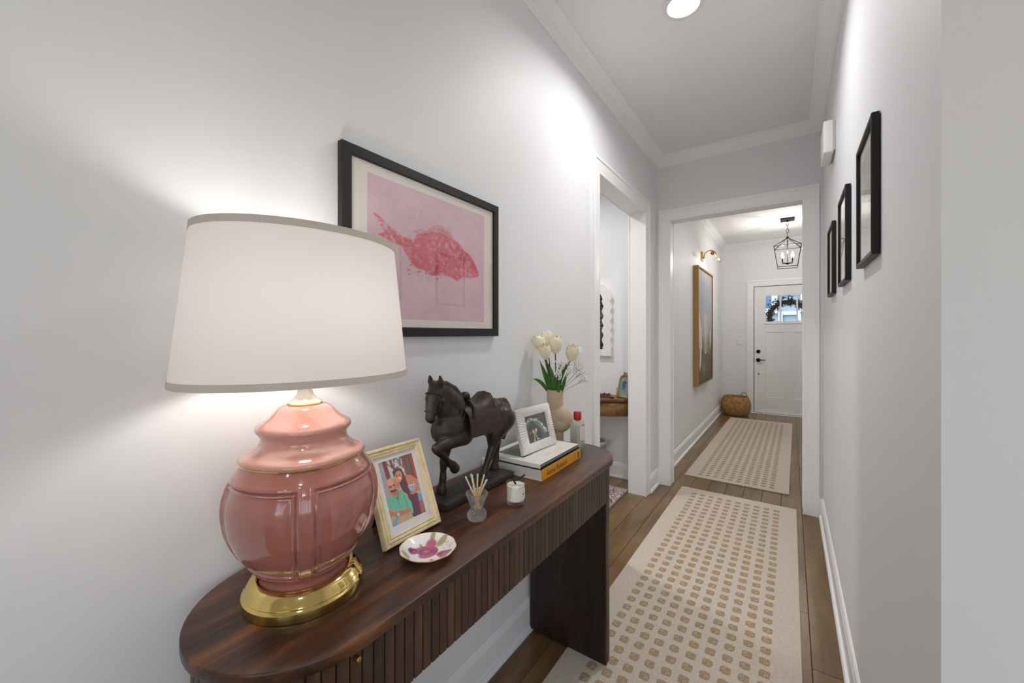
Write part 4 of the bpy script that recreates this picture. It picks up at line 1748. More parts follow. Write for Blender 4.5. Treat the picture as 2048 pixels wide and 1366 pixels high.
top = Vector(f2(0.0, .11, -.0155))
bot = Vector((.0, .085, .0012))
tube(bm, [top, (top + bot) / 2 + Vector((0, .002, 0)), bot], [.004, .006, .006], 4)
fin('easel_leg', bm, M_BLACK, F2)

# ------------------------------------------------------------------ vase with tulips
VX, VY = -.837, 1.543
M_VASE = mat('sand_ceramic', (205, 184, 156), .75, bump=(120, .2, .002), var=(14, (190, 166, 136), .45, .7))
VS = thing('ring_vase', 'matte sand-coloured ring vase holding white tulips behind the photo frame', 'vase', (VX, VY, T))
bm = bmesh.new()
nx = -.012
lathe(bm, [(.03, .0005), (.0295, .004), (.027, .03), (.026, .075)], 40)
dv = Vector((.82, .57, 0)).normalized()
for i in range(60):
    a = 2 * pi * i / 60
    rr_ = .042
    q = dv * (.004 + .022 * cos(a)) + Vector((0, 0, .110 + .019 * sin(a)))
    sph(bm, q, rr_, 16, 12)
lathe(bm, [(.034, .14), (.036, .16), (.0362, .2)], 40, cx=nx)
body = organic('vase_body', bm, M_VASE, VS, .0026, 3)
bm = bmesh.new()
lathe(bm, [(.0352, .199), (.0362, .2), (.0362, .236), (.0352, .2385), (.0325, .2385), (.0315, .236), (.031, .21), (.0005, .2)], 48, cx=nx)
fin('vase_neck', bm, M_VASE, VS, smooth=40)
VN = Vector((VX + nx, VY, T + .2))
M_STEM = mat('tulip_stem', (62, 62, 36), .6)
M_LEAF = mat('tulip_leaf', (62, 108, 46), .45, var=(40, (88, 130, 60), .4, .7))
M_PETAL = mat('tulip_petal', (252, 243, 216), .5, var=(26, (246, 230, 168), .55, .85), sub=.1)


def petal_bm(L, w, curl, seed):
    bm = bmesh.new()
    nu, nv = 8, 6
    g = []
    for i in range(nu + 1):
        t = i / nu
        wid = w * (sin(pi * min(1, t * .93 + .07)) ** .75) * (1 if t < .55 else 1 - .25 * (t - .55))
        rad = (.0215 * sin(pi * (.12 + .62 * t)) ** .9) * curl
        row = []
        for j in range(nv + 1):
            s = j / nv * 2 - 1
            a = s * wid / .022
            x = rad * cos(a)
            y = rad * sin(a) * 1.05
            row.append(bm.verts.new((x, y, t * L + .002 * cos(3 * s) * t)))
        g.append(row)
    for i in range(nu):
        for j in range(nv):
            bm.faces.new((g[i][j], g[i][j + 1], g[i + 1][j + 1], g[i + 1][j]))
    return bm


def tulip(label, head, base, axis, size, bend):
    head, base = Vector(head), Vector(base)
    t = thing('tulip', label, 'flower', base, 0, 'white tulips in the ring vase')
    hl_ = head - base
    mid = hl_ * .5 + Vector(bend)
    pts = []
    for k in range(9):
        s = k / 8
        pts.append(mid * (2 * s * (1 - s)) + hl_ * s * s)
    bm = bmesh.new()
    tube(bm, pts, .0024, 8)
    fin('stem', bm, M_STEM, t, smooth=60)
    q = Vector(axis).normalized().to_track_quat('Z', 'Y').to_euler()
    for k in range(6):
        outer = k < 3
        o = fin('petal', petal_bm(.069 * size * (1 if outer else 1.03), .031 * size, (1.26 if outer else 1.1) * size, k), M_PETAL, t, smooth=80, recalc=False)
        o.location = hl_ - Vector(axis).normalized() * .003
        o.rotation_euler = (Vector(axis).normalized().to_track_quat('Z', 'Y').to_matrix() @ Matrix.Rotation(k * 2 * pi / 3 + (0 if outer else pi / 3), 3, 'Z')).to_euler()
    return t


def bs(dx, dy):
    return VN + Vector((dx, dy, .008))


TL = [
    ('white tulip at far left of the bunch tipping outwards', (-.870, 1.468, 1.204), bs(-.008, -.014), (-.42, -.35, 1), 1.0, (.01, 0, .03)),
    ('white tulip at the back of the bunch, the tallest bloom', (-.868, 1.505, 1.222), bs(-.008, .004), (-.1, 0, 1), .95, (.0, 0, .01)),
    ('white tulip low at the front of the bunch with yellow throat', (-.843, 1.452, 1.168), bs(.0, -.016), (.05, -.35, 1), .95, (.0, .01, .01)),
    ('white tulip standing upright in the middle of the bunch', (-.836, 1.522, 1.19), bs(.004, .002), (.05, -.05, 1), 1.08, (0, 0, .01)),
    ('white tulip at far right of the bunch set apart', (-.772, 1.545, 1.158), bs(.012, .008), (.25, -.2, 1), 1.02, (-.012, 0, .03)),
]
tul = [tulip(*q) for q in TL]


def leaf_obj(parent, base, tip, wid, bend, up=(0, 0, 1)):
    base, tip = Vector(base), Vector(tip)
    o = parent.location
    base, tip = base - o, tip - o
    bm = bmesh.new()
    d = tip - base
    face = Vector((.5, -.85, .1)).normalized()
    side = d.cross(face).normalized()
    rows = []
    for k in range(11):
        s = k / 10
        c = base + d * s + Vector(bend) * 4 * s * (1 - s)
        w = wid * (sin(pi * (s * .86 + .14)) ** .8) * (1 if s < .85 else (1 - s) / .15 * .9 + .1)
        if k == 10:
            w = .0004
        rows.append([bm.verts.new(c - side * w - face * w * .25), bm.verts.new(c - face * 0), bm.verts.new(c + side * w - face * w * .25)])
    for A, B in zip(rows[:-1], rows[1:]):
        for j in range(2):
            bm.faces.new((A[j], A[j + 1], B[j + 1], B[j]))
    return fin('leaf', bm, M_LEAF, parent, smooth=60, recalc=False)


leaf_obj(tul[0], bs(-.018, -.008), (-.915, 1.46, 1.076), .008, (.0, 0, .02))
leaf_obj(tul[1], bs(-.012, -.012), (-.895, 1.485, 1.158), .0105, (.006, 0, -.002))
leaf_obj(tul[2], bs(-.004, -.02), (-.864, 1.47, 1.165), .0135, (.016, 0, .01))
leaf_obj(tul[3], bs(.006, -.014), (-.822, 1.50, 1.12), .0095, (.004, 0, .0))
leaf_obj(tul[4], bs(.012, -.006), (-.782, 1.54, 1.155), .0095, (-.012, 0, -.004))
leaf_obj(tul[4], bs(.016, -.004), (-.786, 1.53, 1.105), .0085, (.004, 0, -.004))
leaf_obj(tul[3], bs(.01, -.016), (-.803, 1.50, 1.078), .009, (.004, 0, -.004))
leaf_obj(tul[0], bs(-.012, .012), (-.86, 1.53, 1.12), .009, (-.004, 0, 0))
leaf_obj(tul[2], bs(.0, -.01), (-.858, 1.49, 1.1), .009, (-.004, 0, 0))
# small filler blossoms
M_BUD = mat('tiny_bloom', (242, 238, 230), .6)
M_TWIG = mat('twig', (112, 116, 76), .7)
def sprig(label, base, branches, seed):
    rr = random.Random(seed)
    base = Vector(base)
    t = thing('filler_sprig', label, 'flower', base)
    bm = bmesh.new()
    buds = bmesh.new()
    for tipc, n, spread, br in branches:
        tp = Vector(tipc) - base
        fork = tp * .72
        tube(bm, [Vector((0, 0, 0)), fork * .5 + Vector((0, 0, .008)), fork], .0009, 5)
        for k in range(n):
            e = tp + Vector((rr.gauss(0, spread), rr.gauss(0, spread), rr.gauss(0, spread)))
            tube(bm, [fork, (fork + e) / 2 + Vector((0, 0, .002)), e], .0005, 4)
            for q in range(br):
                c = e + Vector((rr.gauss(0, .0035), rr.gauss(0, .0035), rr.gauss(0, .0035)))
                sph(buds, c, rr.uniform(.003, .0046), 6, 4)
    fin('twigs', bm, M_TWIG, t)
    o = fin('blossoms', buds, M_BUD, t, smooth=60)
    o['kind'] = 'stuff'
    return t
sprig('sprig of tiny white filler flowers spreading right of the tulips', bs(.016, .002), [((-.722, 1.55, 1.115), 11, .012, 2), ((-.705, 1.545, 1.083), 7, .009, 2), ((-.735, 1.55, 1.13), 5, .012, 1), ((-.765, 1.53, 1.125), 5, .01, 1)], 3)
sprig('sprig of tiny cream filler flowers between the tulip stems', bs(.0, .012), [((-.83, 1.54, 1.14), 10, .014, 2), ((-.80, 1.55, 1.135), 10, .014, 2), ((-.87, 1.52, 1.09), 5, .01, 1)], 4)
t = thing('blossom_cluster', 'dense cluster of round white blossoms in front of the tulip stems', 'flower', bs(.01, -.014))
bm = bmesh.new()
cc = Vector((-.808, 1.497, 1.095)) - t.location
tube(bm, [(0, 0, 0), cc * .5, cc], .0014, 6)
fin('stem', bm, M_STEM, t)
rr = random.Random(8)
b0 = None
for k in range(24):
    v_ = Vector((rr.gauss(0, 1), rr.gauss(0, 1), rr.gauss(0, 1))).normalized()
    pos = cc + Vector((v_.x * .0135, v_.y * .0135, v_.z * .02))
    if b0 is None:
        bm = bmesh.new()
        for q in range(5):
            sph(bm, (.0022 * cos(q * 1.257), .0022 * sin(q * 1.257), 0), .0024, 7, 5)
        sph(bm, (0, 0, .001), .002, 7, 5)
        b0 = fin('blossom', bm, M_BUD, t, smooth=60)
        o = b0
    else:
        o = inst(b0, t)
    o.location = pos
    o.rotation_euler = v_.to_track_quat('Z', 'Y').to_euler()

# ------------------------------------------------------------------ perfume bottle
PB = thing('perfume_bottle', 'square clear perfume bottle with red cap behind the books', 'bottle', (-.742, 1.545, T), radians(-19.5))
M_PGL = crystal('bottle_glass', (.94, .965, .94), .6)
s = .0235
bm = bmesh.new()
box(bm, -s, s, -s, s, .0004, .112, bev=.003, seg=2)
g2 = bmesh.new()
fin('glass_body', bm, M_PGL, PB, smooth=40)
boxo('perfume_liquid', (-s + .0035, s - .0035, -s + .0035, s - .0035, .018, .098), mat('pale_perfume', (232, 228, 214), .2), PB)
bm = bmesh.new()
lathe(bm, [(.009, .111), (.009, .12)], 24)
fin('collar', bm, mat('silver_collar', (200, 196, 190), .25, 1), PB, smooth=40)
bm = bmesh.new()
lathe(bm, [(.0163, .118), (.0168, .119), (.0168, .149), (.0155, .1515), (.012, .152)], 40)
fin('cap', bm, mat('red_cap', (186, 40, 26), .35), PB, smooth=40)['label'] = 'round red cap'
boxo('label', (s + .0002, s + .0006, -s + .013, s - .002, .034, .106), mat('bottle_label', (232, 222, 214), .6), PB)
mtx = Matrix.Translation((s + .0008, .0055, .098)) @ Matrix(((0, 0, 1, 0), (1, 0, 0, 0), (0, 1, 0, 0), (0, 0, 0, 1)))
text_obj('label_text', 'LORE', .0105, M_INK, PB, mtx, xs=.85)

# ------------------------------------------------------------------ fish picture
p = Paint(640, 508, (226, 194, 204))
n = vnoise(508, 640, 5, 41)
n2 = vnoise(508, 640, 40, 42)
n3 = vnoise(508, 640, 90, 43, 2)
p.put(np.clip((n - .42) * 3, 0, 1) * .6, (216, 176, 190))
p.put(np.clip((n2 - .52) * 5, 0, 1) * .35, (226, 198, 204))
p.put(np.clip((vnoise(508, 640, 9, 46) - .6) * 5, 0, 1) * .35, (212, 168, 160))
fib = np.abs(vnoise(508, 640, 10, 44) - .5)
p.put(np.clip((.012 - fib) / .012, 0, 1) * .22, (186, 120, 120))
def fp(l):
    return [(a, 1 - b) for a, b in l]
tex = np.clip(.55 + (n2 - .42) * 2.6, 0, 1)
tex2 = np.clip(.3 + (n3 - .35) * 2.2, 0, 1)
RED = (218, 88, 104)
p.poly(fp([(.034, .737), (.08, .722), (.131, .677), (.196, .646), (.25, .612), (.235, .575), (.137, .594), (.08, .663)]), RED, .85, 2, tex)
p.poly(fp([(.063, .589), (.114, .618), (.221, .615), (.3, .603), (.285, .52), (.233, .549), (.149, .565)]), RED, .9, 2, tex)
p.poly(fp([(.20, .62), (.323, .609), (.35, .65), (.32, .45), (.27, .5)]), RED, .7, 3, tex)
body_f = [(.246, .615), (.323, .609), (.35, .661), (.462, .71), (.54, .722), (.614, .715), (.713, .689), (.782, .631), (.836, .604), (.892, .539), (.943, .454), (.93, .421), (.854, .394), (.765, .396), (.713, .352), (.646, .379), (.551, .378), (.476, .36), (.405, .396), (.35, .4), (.297, .442), (.246, .521)]
p.poly(fp(body_f), RED, .92, 2, np.clip(tex + .15, 0, 1))
p.poly(fp([(.31, .677), (.377, .714), (.433, .709), (.462, .751), (.551, .797), (.606, .777), (.671, .722), (.6, .712), (.462, .71), (.35, .661)]), RED, .55, 2, tex2)
for k in range(14):
    a = .47 + k * .014
    p.line((a, 1 - .705), (a - .012 + .004 * k * .5, 1 - (.77 - abs(k - 6) * .007)), .0025, (196, 60, 80), .55)
inb = boxblur(p.inside(fp(body_f)), 2)
p.put(inb * np.clip((n3 - .56) * 8, 0, 1) * np.clip((p.v - .42) * 5, 0, 1), (226, 150, 166), .8)
p.put(inb * np.clip((vnoise(508, 640, 14, 45) - .55) * 6, 0, 1), (224, 120, 136), .6)
p.put(inb * np.clip((n - .5) * 4, 0, 1), (196, 44, 64), .55)
p.poly(fp([(.25, .615), (.75, .66), (.9, .52), (.94, .45), (.9, .44), (.7, .6), (.5, .66)]), (198, 50, 70), .45, 5, tex)
p.line((.765, 1 - .57), (.745, 1 - .42), .004, (236, 170, 182), .6)
rr = random.Random(4)
for k in range(60):
    a, b = rr.uniform(.28, .62), rr.uniform(.34, .46)
    p.ell(a, 1 - b, rr.uniform(.004, .012), rr.uniform(.003, .01), rr.choice([(222, 176, 188), (196, 70, 96)]), .7)
p.ell(.827, 1 - .519, .02, .026, (232, 170, 178), .9)
p.ell(.827, 1 - .519, .013, .017, (206, 70, 90), .9)
p.ell(.83, 1 - .521, .006, .008, (238, 190, 190), .9)
p.line((.89, 1 - .44), (.94, 1 - .45), .003, (240, 190, 196), .6)
M_FISH = p.done('fish_print', .7)
FP = thing('fish_picture', 'black framed pink print of a red fish hung above the console', 'picture', (XL, .888, 1.508))
# local: y along the wall, z up, x out from the wall
FWd, FHt = .645, .492
def fwall(a, b, t):
    return (t, a, b)
def picture(t, fw, fh, border, depth, fm, print_m, pr, m_frame, matm=M_MATW, recess=.007, pane=True, standoff=.0):
    bm = bmesh.new()
    a, b = fw / 2 - border, fh / 2 - border
    sweep(bm, [(-a, -b), (-a, b), (a, b), (a, -b)], [(0, standoff + .002), (0, depth - .002), (.0015, depth), (border - .0015, depth), (border, depth - .0015), (border, standoff + .002)], fm, closed=True)
    fin('frame', bm, m_frame, t)
    if matm:
        bm = bmesh.new()
        sweep(bm, [(pr[0], pr[2]), (pr[0], pr[3]), (pr[1], pr[3]), (pr[1], pr[2])], [(0, depth - recess - .003), (0, depth - recess - .0012), (.001, depth - recess), (min(pr[0] + a, a - pr[1], pr[2] + b, b - pr[3]), depth - recess), (min(pr[0] + a, a - pr[1], pr[2] + b, b - pr[3]), depth - recess - .003)], fm, closed=True)
        fin('mat_board', bm, matm, t)
        # full sheet behind it
        bm = bmesh.new()
        box(bm, -a - .002, a + .002, -b - .002, b + .002, depth - recess - .0022, depth - recess - .0008)
        for v in bm.verts:
            v.co = Vector(fm(v.co.x, v.co.y, v.co.z))
        o_ = fin('mount_sheet', bm, matm, t)
    z = depth - recess - .0004 if matm else depth - recess
    quad_uv('art_print', [fm(pr[0] - .001, pr[3] + .001, z), fm(pr[1] + .001, pr[3] + .001, z), fm(pr[1] + .001, pr[2] - .001, z), fm(pr[0] - .001, pr[2] - .001, z)], print_m, t)
    if pane:
        bm = bmesh.new()
        box(bm, -a - .001, a + .001, -b - .001, b + .001, depth - recess + .0016, depth - recess + .0032)
        for v in bm.verts:
            v.co = Vector(fm(v.co.x, v.co.y, v.co.z))
        fin('glass_pane', bm, M_PANE, t)
    bm = bmesh.new()
    box(bm, -a - border * .6, a + border * .6, -b - border * .6, b + border * .6, standoff + .001, standoff + .004)
    for v in bm.verts:
        v.co = Vector(fm(v.co.x, v.co.y, v.co.z))
    fin('backing_board', bm, M_BLACK, t)
picture(FP, FWd, FHt, .0275, .022, fwall, M_FISH, (.643 - .888, 1.13 - .888, 1.313 - 1.508, 1.699 - 1.508), M_BLACK, recess=.008)

# ------------------------------------------------------------------ three black frames on the right wall
def grey_art(seed):
    p = Paint(200, 260, (224, 220, 214))
    n = vnoise(260, 200, 4, seed)
    p.put(np.clip((n - .4) * 3, 0, 1) * .6, (178, 174, 168))
    p.put(np.clip(1 - np.abs(p.v - .42) * 9, 0, 1), (168, 152, 136), .8)
    p.put(np.clip((.3 - p.v) * 4, 0, 1), (196, 194, 190), .7)
    p.put(np.clip((vnoise(260, 200, 12, seed + 1) - .55) * 6, 0, 1) * np.clip((p.v - .5) * 3, 0, 1), (190, 180, 168), .5)
    return p.done('grey_landscape', .5)
def fright(a, b, t):
    return (-t, -a, b)
for k, (yc, lab) in enumerate(((1.505, 'black framed print on right wall, nearest of the row of three'), (2.097, 'black framed print on right wall, middle of the row of three'), (2.69, 'black framed print on right wall, farthest of the three and next to the doorway'))):
    t = thing('wall_print', lab, 'picture', (XR, yc, 1.6555), 0, 'row of black framed prints')
    picture(t, .288, .363, .0125, .0185, fright, grey_art(60 + k * 3), (-.095, .095, -.128, .128), M_BLACK, recess=.009)

# ------------------------------------------------------------------ door chime, switches, outlet
t = thing('door_chime', 'white plastic door chime box high on the right wall', 'door chime', (XR, 2.69, 2.28))
bm = bmesh.new()
box(bm, -.05, -.008, -.11, .11, -.085, .08, bev=.007, seg=2)
fin('cover', bm, M_PLAST, t, smooth=50)
bm = bmesh.new()
box(bm, -.01, -.0005, -.105, .105, -.075, .075, bev=.003)
fin('back_plate', bm, mat('plate_grey', (206, 206, 204), .5), t)
def plate(name, label, cat, loc, fm, gangs, wid, outlet=False):
    t = thing(name, label, cat, loc)
    bm = bmesh.new()
    box(bm, -wid / 2, wid / 2, -.0575, .0575, .0005, .006, bev=.003, seg=2)
    for v in bm.verts:
        v.co = Vector(fm(*v.co))
    fin('cover_plate', bm, M_PLAST, t, smooth=50)
    for g in range(gangs):
        c = (g - (gangs - 1) / 2) * .046
        bm = bmesh.new()
        if outlet:
            for zz in (-.02, .02):
                box(bm, c - .016, c + .016, zz - .014, zz + .014, .006, .0085, bev=.002)
        else:
            vs = box(bm, c - .0165, c + .0165, -.033, .033, .006, .0095, bev=.001)
            for v in bm.verts:
                if v.co.y > 0 and v.co.z > .008:
                    v.co.z += .002
        for v in bm.verts:
            v.co = Vector(fm(*v.co))
        fin('receptacle' if outlet else 'rocker', bm, M_PLAST, t)
    return t
plate('light_switch', 'white rocker light switch on left wall behind the tulips', 'light switch', (XL, 1.953, 1.142), lambda a, b, c: (c, a, b), 1, .075)
plate('wall_outlet', 'white wall outlet low on left wall behind the horse statue', 'outlet', (XL, 1.168, .7545), lambda a, b, c: (c, a, b), 1, .072, True)
plate('double_switch', 'white double rocker switch beside the front door', 'light switch', (-.672, YD, 1.142), lambda a, b, c: (a, -c, b), 2, .118)

# ------------------------------------------------------------------ powder room
YP = 3.438
M_OAK = wood('table_oak', (96, 66, 36), (140, 100, 58), (176, 132, 80), 'X', 2, .45, 8, rnd=False)
DT = thing('half_round_table', 'half-round wooden wall table beyond the left doorway', 'table', (-1.437, YP - .004, 0))
def halfd(r, d, n=28):
    return [(r * cos(a), -d * sin(a)) for a in np.linspace(0, pi, n)]
bm = bmesh.new()
prism(bm, halfd(.38, .27), .712, .725)
prism(bm, halfd(.372, .262), .700, .712)
fin('tabletop', bm, M_OAK, DT, smooth=30)
bm = bmesh.new()
prf = [(.335, .225, .70), (.345, .235, .69), (.36, .25, .675), (.368, .258, .65), (.366, .256, .615), (.358, .248, .585), (.35, .24, .572)]
rows = [[bm.verts.new((x, y, z)) for x, y in halfd(r, d)] for r, d, z in prf]
for A, B in zip(rows[:-1], rows[1:]):
    for i in range(len(A) - 1):
        bm.faces.new((A[i], A[i + 1], B[i + 1], B[i]))
bm.faces.new(rows[0])
bm.faces.new(rows[-1][::-1])
for j in range(len(rows) - 1):
    bm.faces.new((rows[j][0], rows[j][-1], rows[j + 1][-1], rows[j + 1][0]))
fin('apron', bm, M_OAK, DT, smooth=40)
for x in (-.27, -.12):
    bm = bmesh.new()
    lathe(bm, [(.02, 0.0), (.022, .02), (.016, .06), (.022, .3), (.026, .5), (.03, .575)], 20, cx=x - .06, cy=-.12)
    fin('leg', bm, M_OAK, DT, smooth=40)
# ornate gilt frame
p = Paint(120, 180, (128, 148, 150))
n = vnoise(180, 120, 8, 71)
p.put(np.clip((n - .45) * 4, 0, 1), (96, 116, 150))
p.put(np.clip((p.v - .6) * 4, 0, 1), (122, 152, 142))
p.ell(.48, .45, .2, .2, (70, 76, 116), .9, soft=.6)
p.ell(.6, .3, .12, .08, (36, 40, 62), .8, soft=.6)
p.put(np.clip((vnoise(180, 120, 20, 72) - .58) * 8, 0, 1), (206, 206, 160), .6)
M_BLUEP = p.done('blue_green_print', .4)
GF = thing('gilt_photo_frame', 'small ornate gilt frame standing on the half-round table', 'photo frame', (-1.165, 3.3, .7253), radians(-18))
f3 = lean(radians(10))
bm = bmesh.new()
def archp(w, h, k=14):
    pts = [(-w, 0), (-w * .86, h * .7)]
    for i in range(k + 1):
        a = pi - pi * i / k
        pts.append((w * .84 * cos(a), h * .74 + (h * .26) * sin(a) ** .8))
    return pts + [(w * .86, h * .7), (w, 0)]
ap = archp(.052, .175)
sweep(bm, ap[::1], [(-.004, -.006), (-.004, .003), (.003, .008), (.01, .004), (.012, -.006)], lambda a, b, t: f3(a, b + .012, t), closed=True)
fin('gilt_moulding', bm, M_GOLDF, GF, smooth=50)
quad_uv('picture_print', [f3(-.046, .19, .0), f3(.046, .19, .0), f3(.05, .012, .0), f3(-.05, .012, .0)], M_BLUEP, GF)
bm = bmesh.new()
rr = random.Random(5)
for (cx_, cy_, sp) in ((0, .2, .014), (-.054, .022, .01), (.054, .022, .01), (0, .21, .008)):
    for k in range(9):
        sph(bm, f3(cx_ + rr.gauss(0, sp), cy_ + rr.gauss(0, sp * .6), .006), rr.uniform(.004, .008), 8, 6)
for s_ in (-1, 1):
    for k in range(5):
        sph(bm, f3(s_ * (.06 + .002 * k), .03 + .012 * k, .004), .005, 8, 6)
for v in bm.verts:
    if v.co.z < .0006:
        v.co.z = .0006
fin('scroll_ornament', bm, M_GOLDF, GF, smooth=60)
bm = bmesh.new()
tp, bt = Vector(f3(0, .13, -.008)), Vector((0, .075, .001))
tube(bm, [tp, bt], .005, 6)
fin('easel_leg', bm, M_GOLDF, GF)
# dried flower and leather tray
DF = thing('dried_flower', 'dark brown dried flower lying beside the gilt frame', 'dried flower', (-1.228, 3.225, .7255))
M_DRY = mat('dried_brown', (84, 58, 48), .8, var=(40, (58, 36, 34), .4, .7))
bm = bmesh.new()
rr = random.Random(6)
for k in range(14):
    a = k * 2 * pi / 14
    d = Vector((cos(a), sin(a), .35 + rr.random() * .5)).normalized()
    u, w_ = frame_of(d)
    L_ = rr.uniform(.018, .03)
    vs = [bm.verts.new((0, 0, .002)), bm.verts.new(d * L_ * .6 + u * .006), bm.verts.new(d * L_), bm.verts.new(d * L_ * .6 - u * .006)]
    bm.faces.new(vs)
fin('petals', bm, M_DRY, DF, recalc=False)
bm = bmesh.new()
sph(bm, (0, 0, .009), .0085, 10, 8)
fin('flower_centre', bm, M_DRY, DF, smooth=60)
TRY = thing('trinket_tray', 'brown trinket tray with small dark pieces on the half-round table', 'tray', (-1.355, 3.27, .7255), .3)
bm = bmesh.new()
box(bm, -.085, .085, -.05, .05, 0, .006, bev=.002)
sweep(bm, [(-.083, -.048), (-.083, .048), (.083, .048), (.083, -.048)], [(0, .004), (.004, .004), (.006, .022), (.002, .022)], lambda a, b, t: (a, b, t), closed=True)
fin('tray_body', bm, mat('tray_brown', (110, 78, 56), .5), TRY)
for k in range(6):
    bm = bmesh.new()
    x_, y_ = R.uniform(-.06, .07), R.uniform(-.03, .03)
    tube(bm, [(x_ - .012, y_, .01), (x_, y_ + .006, .022), (x_ + .014, y_ - .004, .03 + .006 * (k % 3))], [.004, .006, .002], 6)
    fin('trinket', bm, M_DRY, TRY, smooth=50)
# wavy mirror
MR = thing('wavy_mirror', 'white wavy-edged arched mirror on the powder room wall', 'mirror', (-1.56, YP, 1.07))
def wavy(hw, z0, z1, arch, amp, ph=0, flat=.07):
    right = []
    n_ = 90
    for i in range(n_ + 1):
        z_ = z0 + (z1 - arch - z0) * i / n_
        k = 0 if z_ < flat else 1
        right.append((hw + k * amp * sin((z_ - flat) / .0865 * 2 * pi + ph), z_))
    top_ = []
    for i in range(1, 24):
        a = pi * i / 24
        top_.append((hw * cos(a), z1 - arch + arch * sin(a)))
    left = [(-x_, z_) for x_, z_ in right[::-1]]
    return right + top_ + left
bm = bmesh.new()
o_ = wavy(.25, 0, .693, .16, .008)
layers = []
K = 8
i_ = wavy(.172, .06, .62, .12, .0075, 0, .08)
for s_ in range(K + 1):
    t_ = s_ / K
    layers.append([bm.verts.new((a[0] * (1 - t_) + b[0] * t_, -.03 - (.0035 * (s_ % 2)), a[1] * (1 - t_) + b[1] * t_)) for a, b in zip(o_, i_)])
back_o = [bm.verts.new((a, -.001, b)) for a, b in o_]
back_i = [bm.verts.new((a, -.012, b)) for a, b in i_]
layers = [back_o] + layers + [back_i]
n_ = len(o_)
for A, B in zip(layers[:-1], layers[1:]):
    for i in range(n_):
        bm.faces.new((A[i], A[(i + 1) % n_], B[(i + 1) % n_], B[i]))
fin('wavy_frame', bm, M_WHITE, MR, smooth=30)
bm = bmesh.new()
prism(bm, [(a * 1.02, b) for a, b in i_], -.012, -.009, lambda a, b, t: (a, t, b))
fin('mirror_glass', bm, mat('silvered_glass', (238, 240, 240), .01, 1.0), MR)
# shelf with folded towels facing the mirror (seen in it)
SHF = thing('towel_shelf', 'dark wooden wall shelf facing the wavy mirror', 'shelf', (-2.02, 1.75, 1.0))
M_DW = wood('shelf_wood', (60, 36, 22), (96, 60, 36), (140, 96, 58), 'X', 2, .5, 8, rnd=False)
bm = bmesh.new()
for z_ in (0, .3, .6, .9):
    box(bm, -.22, .22, .001, .22, z_, z_ + .02)
fin('shelf_board', bm, M_DW, SHF)
bm = bmesh.new()
for x_ in (-.24, .22):
    box(bm, x_, x_ + .02, .001, .22, 0, .92)
fin('side_panel', bm, M_DW, SHF)
for k, (z_, c, nm, lab) in enumerate(((.0, (92, 44, 34), 'folded_towel', 'rust folded towel on lowest shelf facing the mirror'), (.3, (92, 94, 92), 'folded_towel', 'grey folded towel on middle shelf facing the mirror'), (.6, (52, 56, 74), 'folded_towel', 'navy folded towel on upper shelf facing the mirror'))):
    bm = bmesh.new()
    for j in range(4):
        box(bm, -.17, .17, -.1, .1, j * .05, j * .05 + .048, bev=.018, seg=3)
    tag(fin(nm, bm, mat('towel_%d' % k, c, .95, bump=(300, .4, .002)), loc=(-2.02, 1.86, 1.0 + z_ + .0205), smooth=60), lab, 'towel')
bm = bmesh.new()
lathe(bm, [(.1, 0), (.12, .02), (.13, .12), (.128, .2), (.12, .205)], 32)
tag(fin('storage_basket', bm, mat('rattan', (168, 124, 70), .8, bump=(90, .6, .004)), loc=(-2.02, 1.89, 1.9205), smooth=40), 'rattan storage basket on top of the wooden shelf', 'basket')
# waste basket
WB = thing('waste_basket', 'grey woven waste basket with liner under the half-round table', 'waste basket', (-1.435, 3.30, 0))
bm = bmesh.new()
lathe(bm, [(.085, .0005), (.1, .02), (.112, .26), (.115, .30), (.118, .305), (.118, .325), (.112, .33), (.107, .325), (.104, .25), (.09, .02)], 40)
fin('basket_body', bm, mat('grey_weave', (150, 146, 138), .9, bump=(160, .8, .006), var=(120, (196, 192, 184), .4, .6)), WB, smooth=40)
bm = bmesh.new()
lathe(bm, [(.119, .305), (.121, .31), (.1205, .326), (.113, .333), (.108, .328)], 40, cap0=False, cap1=False)
fin('liner', bm, mat('liner', (190, 190, 184), .6), WB, smooth=40)
# patterned mat
m = bpy.data.materials.new('patterned_rug')
m.use_nodes = True
nt = m.node_tree
b = nt.nodes['Principled BSDF']
b.inputs['Roughness'].default_value = .95
tc = nt.nodes.new('ShaderNodeTexCoord')
vo = nt.nodes.new('ShaderNodeTexVoronoi')
vo.inputs['Scale'].default_value = 34
vo.feature = 'DISTANCE_TO_EDGE'
nz = nt.nodes.new('ShaderNodeTexNoise')
nz.inputs['Scale'].default_value = 60
rp = nt.nodes.new('ShaderNodeValToRGB')
rp.color_ramp.interpolation = 'CONSTANT'
rp.color_ramp.elements[0].color = (*lin((112, 90, 92)), 1)
rp.color_ramp.elements[1].position = .16
rp.color_ramp.elements[1].color = (*lin((214, 204, 198)), 1)
e = rp.color_ramp.elements.new(.42)
e.color = (*lin((128, 106, 108)), 1)
ad = nt.nodes.new('ShaderNodeMath')
ad.operation = 'MULTIPLY'
nt.links.new(tc.outputs['Object'], vo.inputs['Vector'])
nt.links.new(tc.outputs['Object'], nz.inputs['Vector'])
nt.links.new(vo.outputs['Distance'], ad.inputs[0])
nt.links.new(nz.outputs['Fac'], ad.inputs[1])
ad2 = nt.nodes.new('ShaderNodeMath')
ad2.operation = 'MULTIPLY'
ad2.inputs[1].default_value = 3.4
nt.links.new(ad.outputs[0], ad2.inputs[0])
nt.links.new(ad2.outputs[0], rp.inputs[0])
nt.links.new(rp.outputs[0], b.inputs['Base Color'])
PR = thing('patterned_rug', 'small mauve and white patterned rug on the powder room floor', 'rug', (-1.32, 2.78, 0))
bm = bmesh.new()
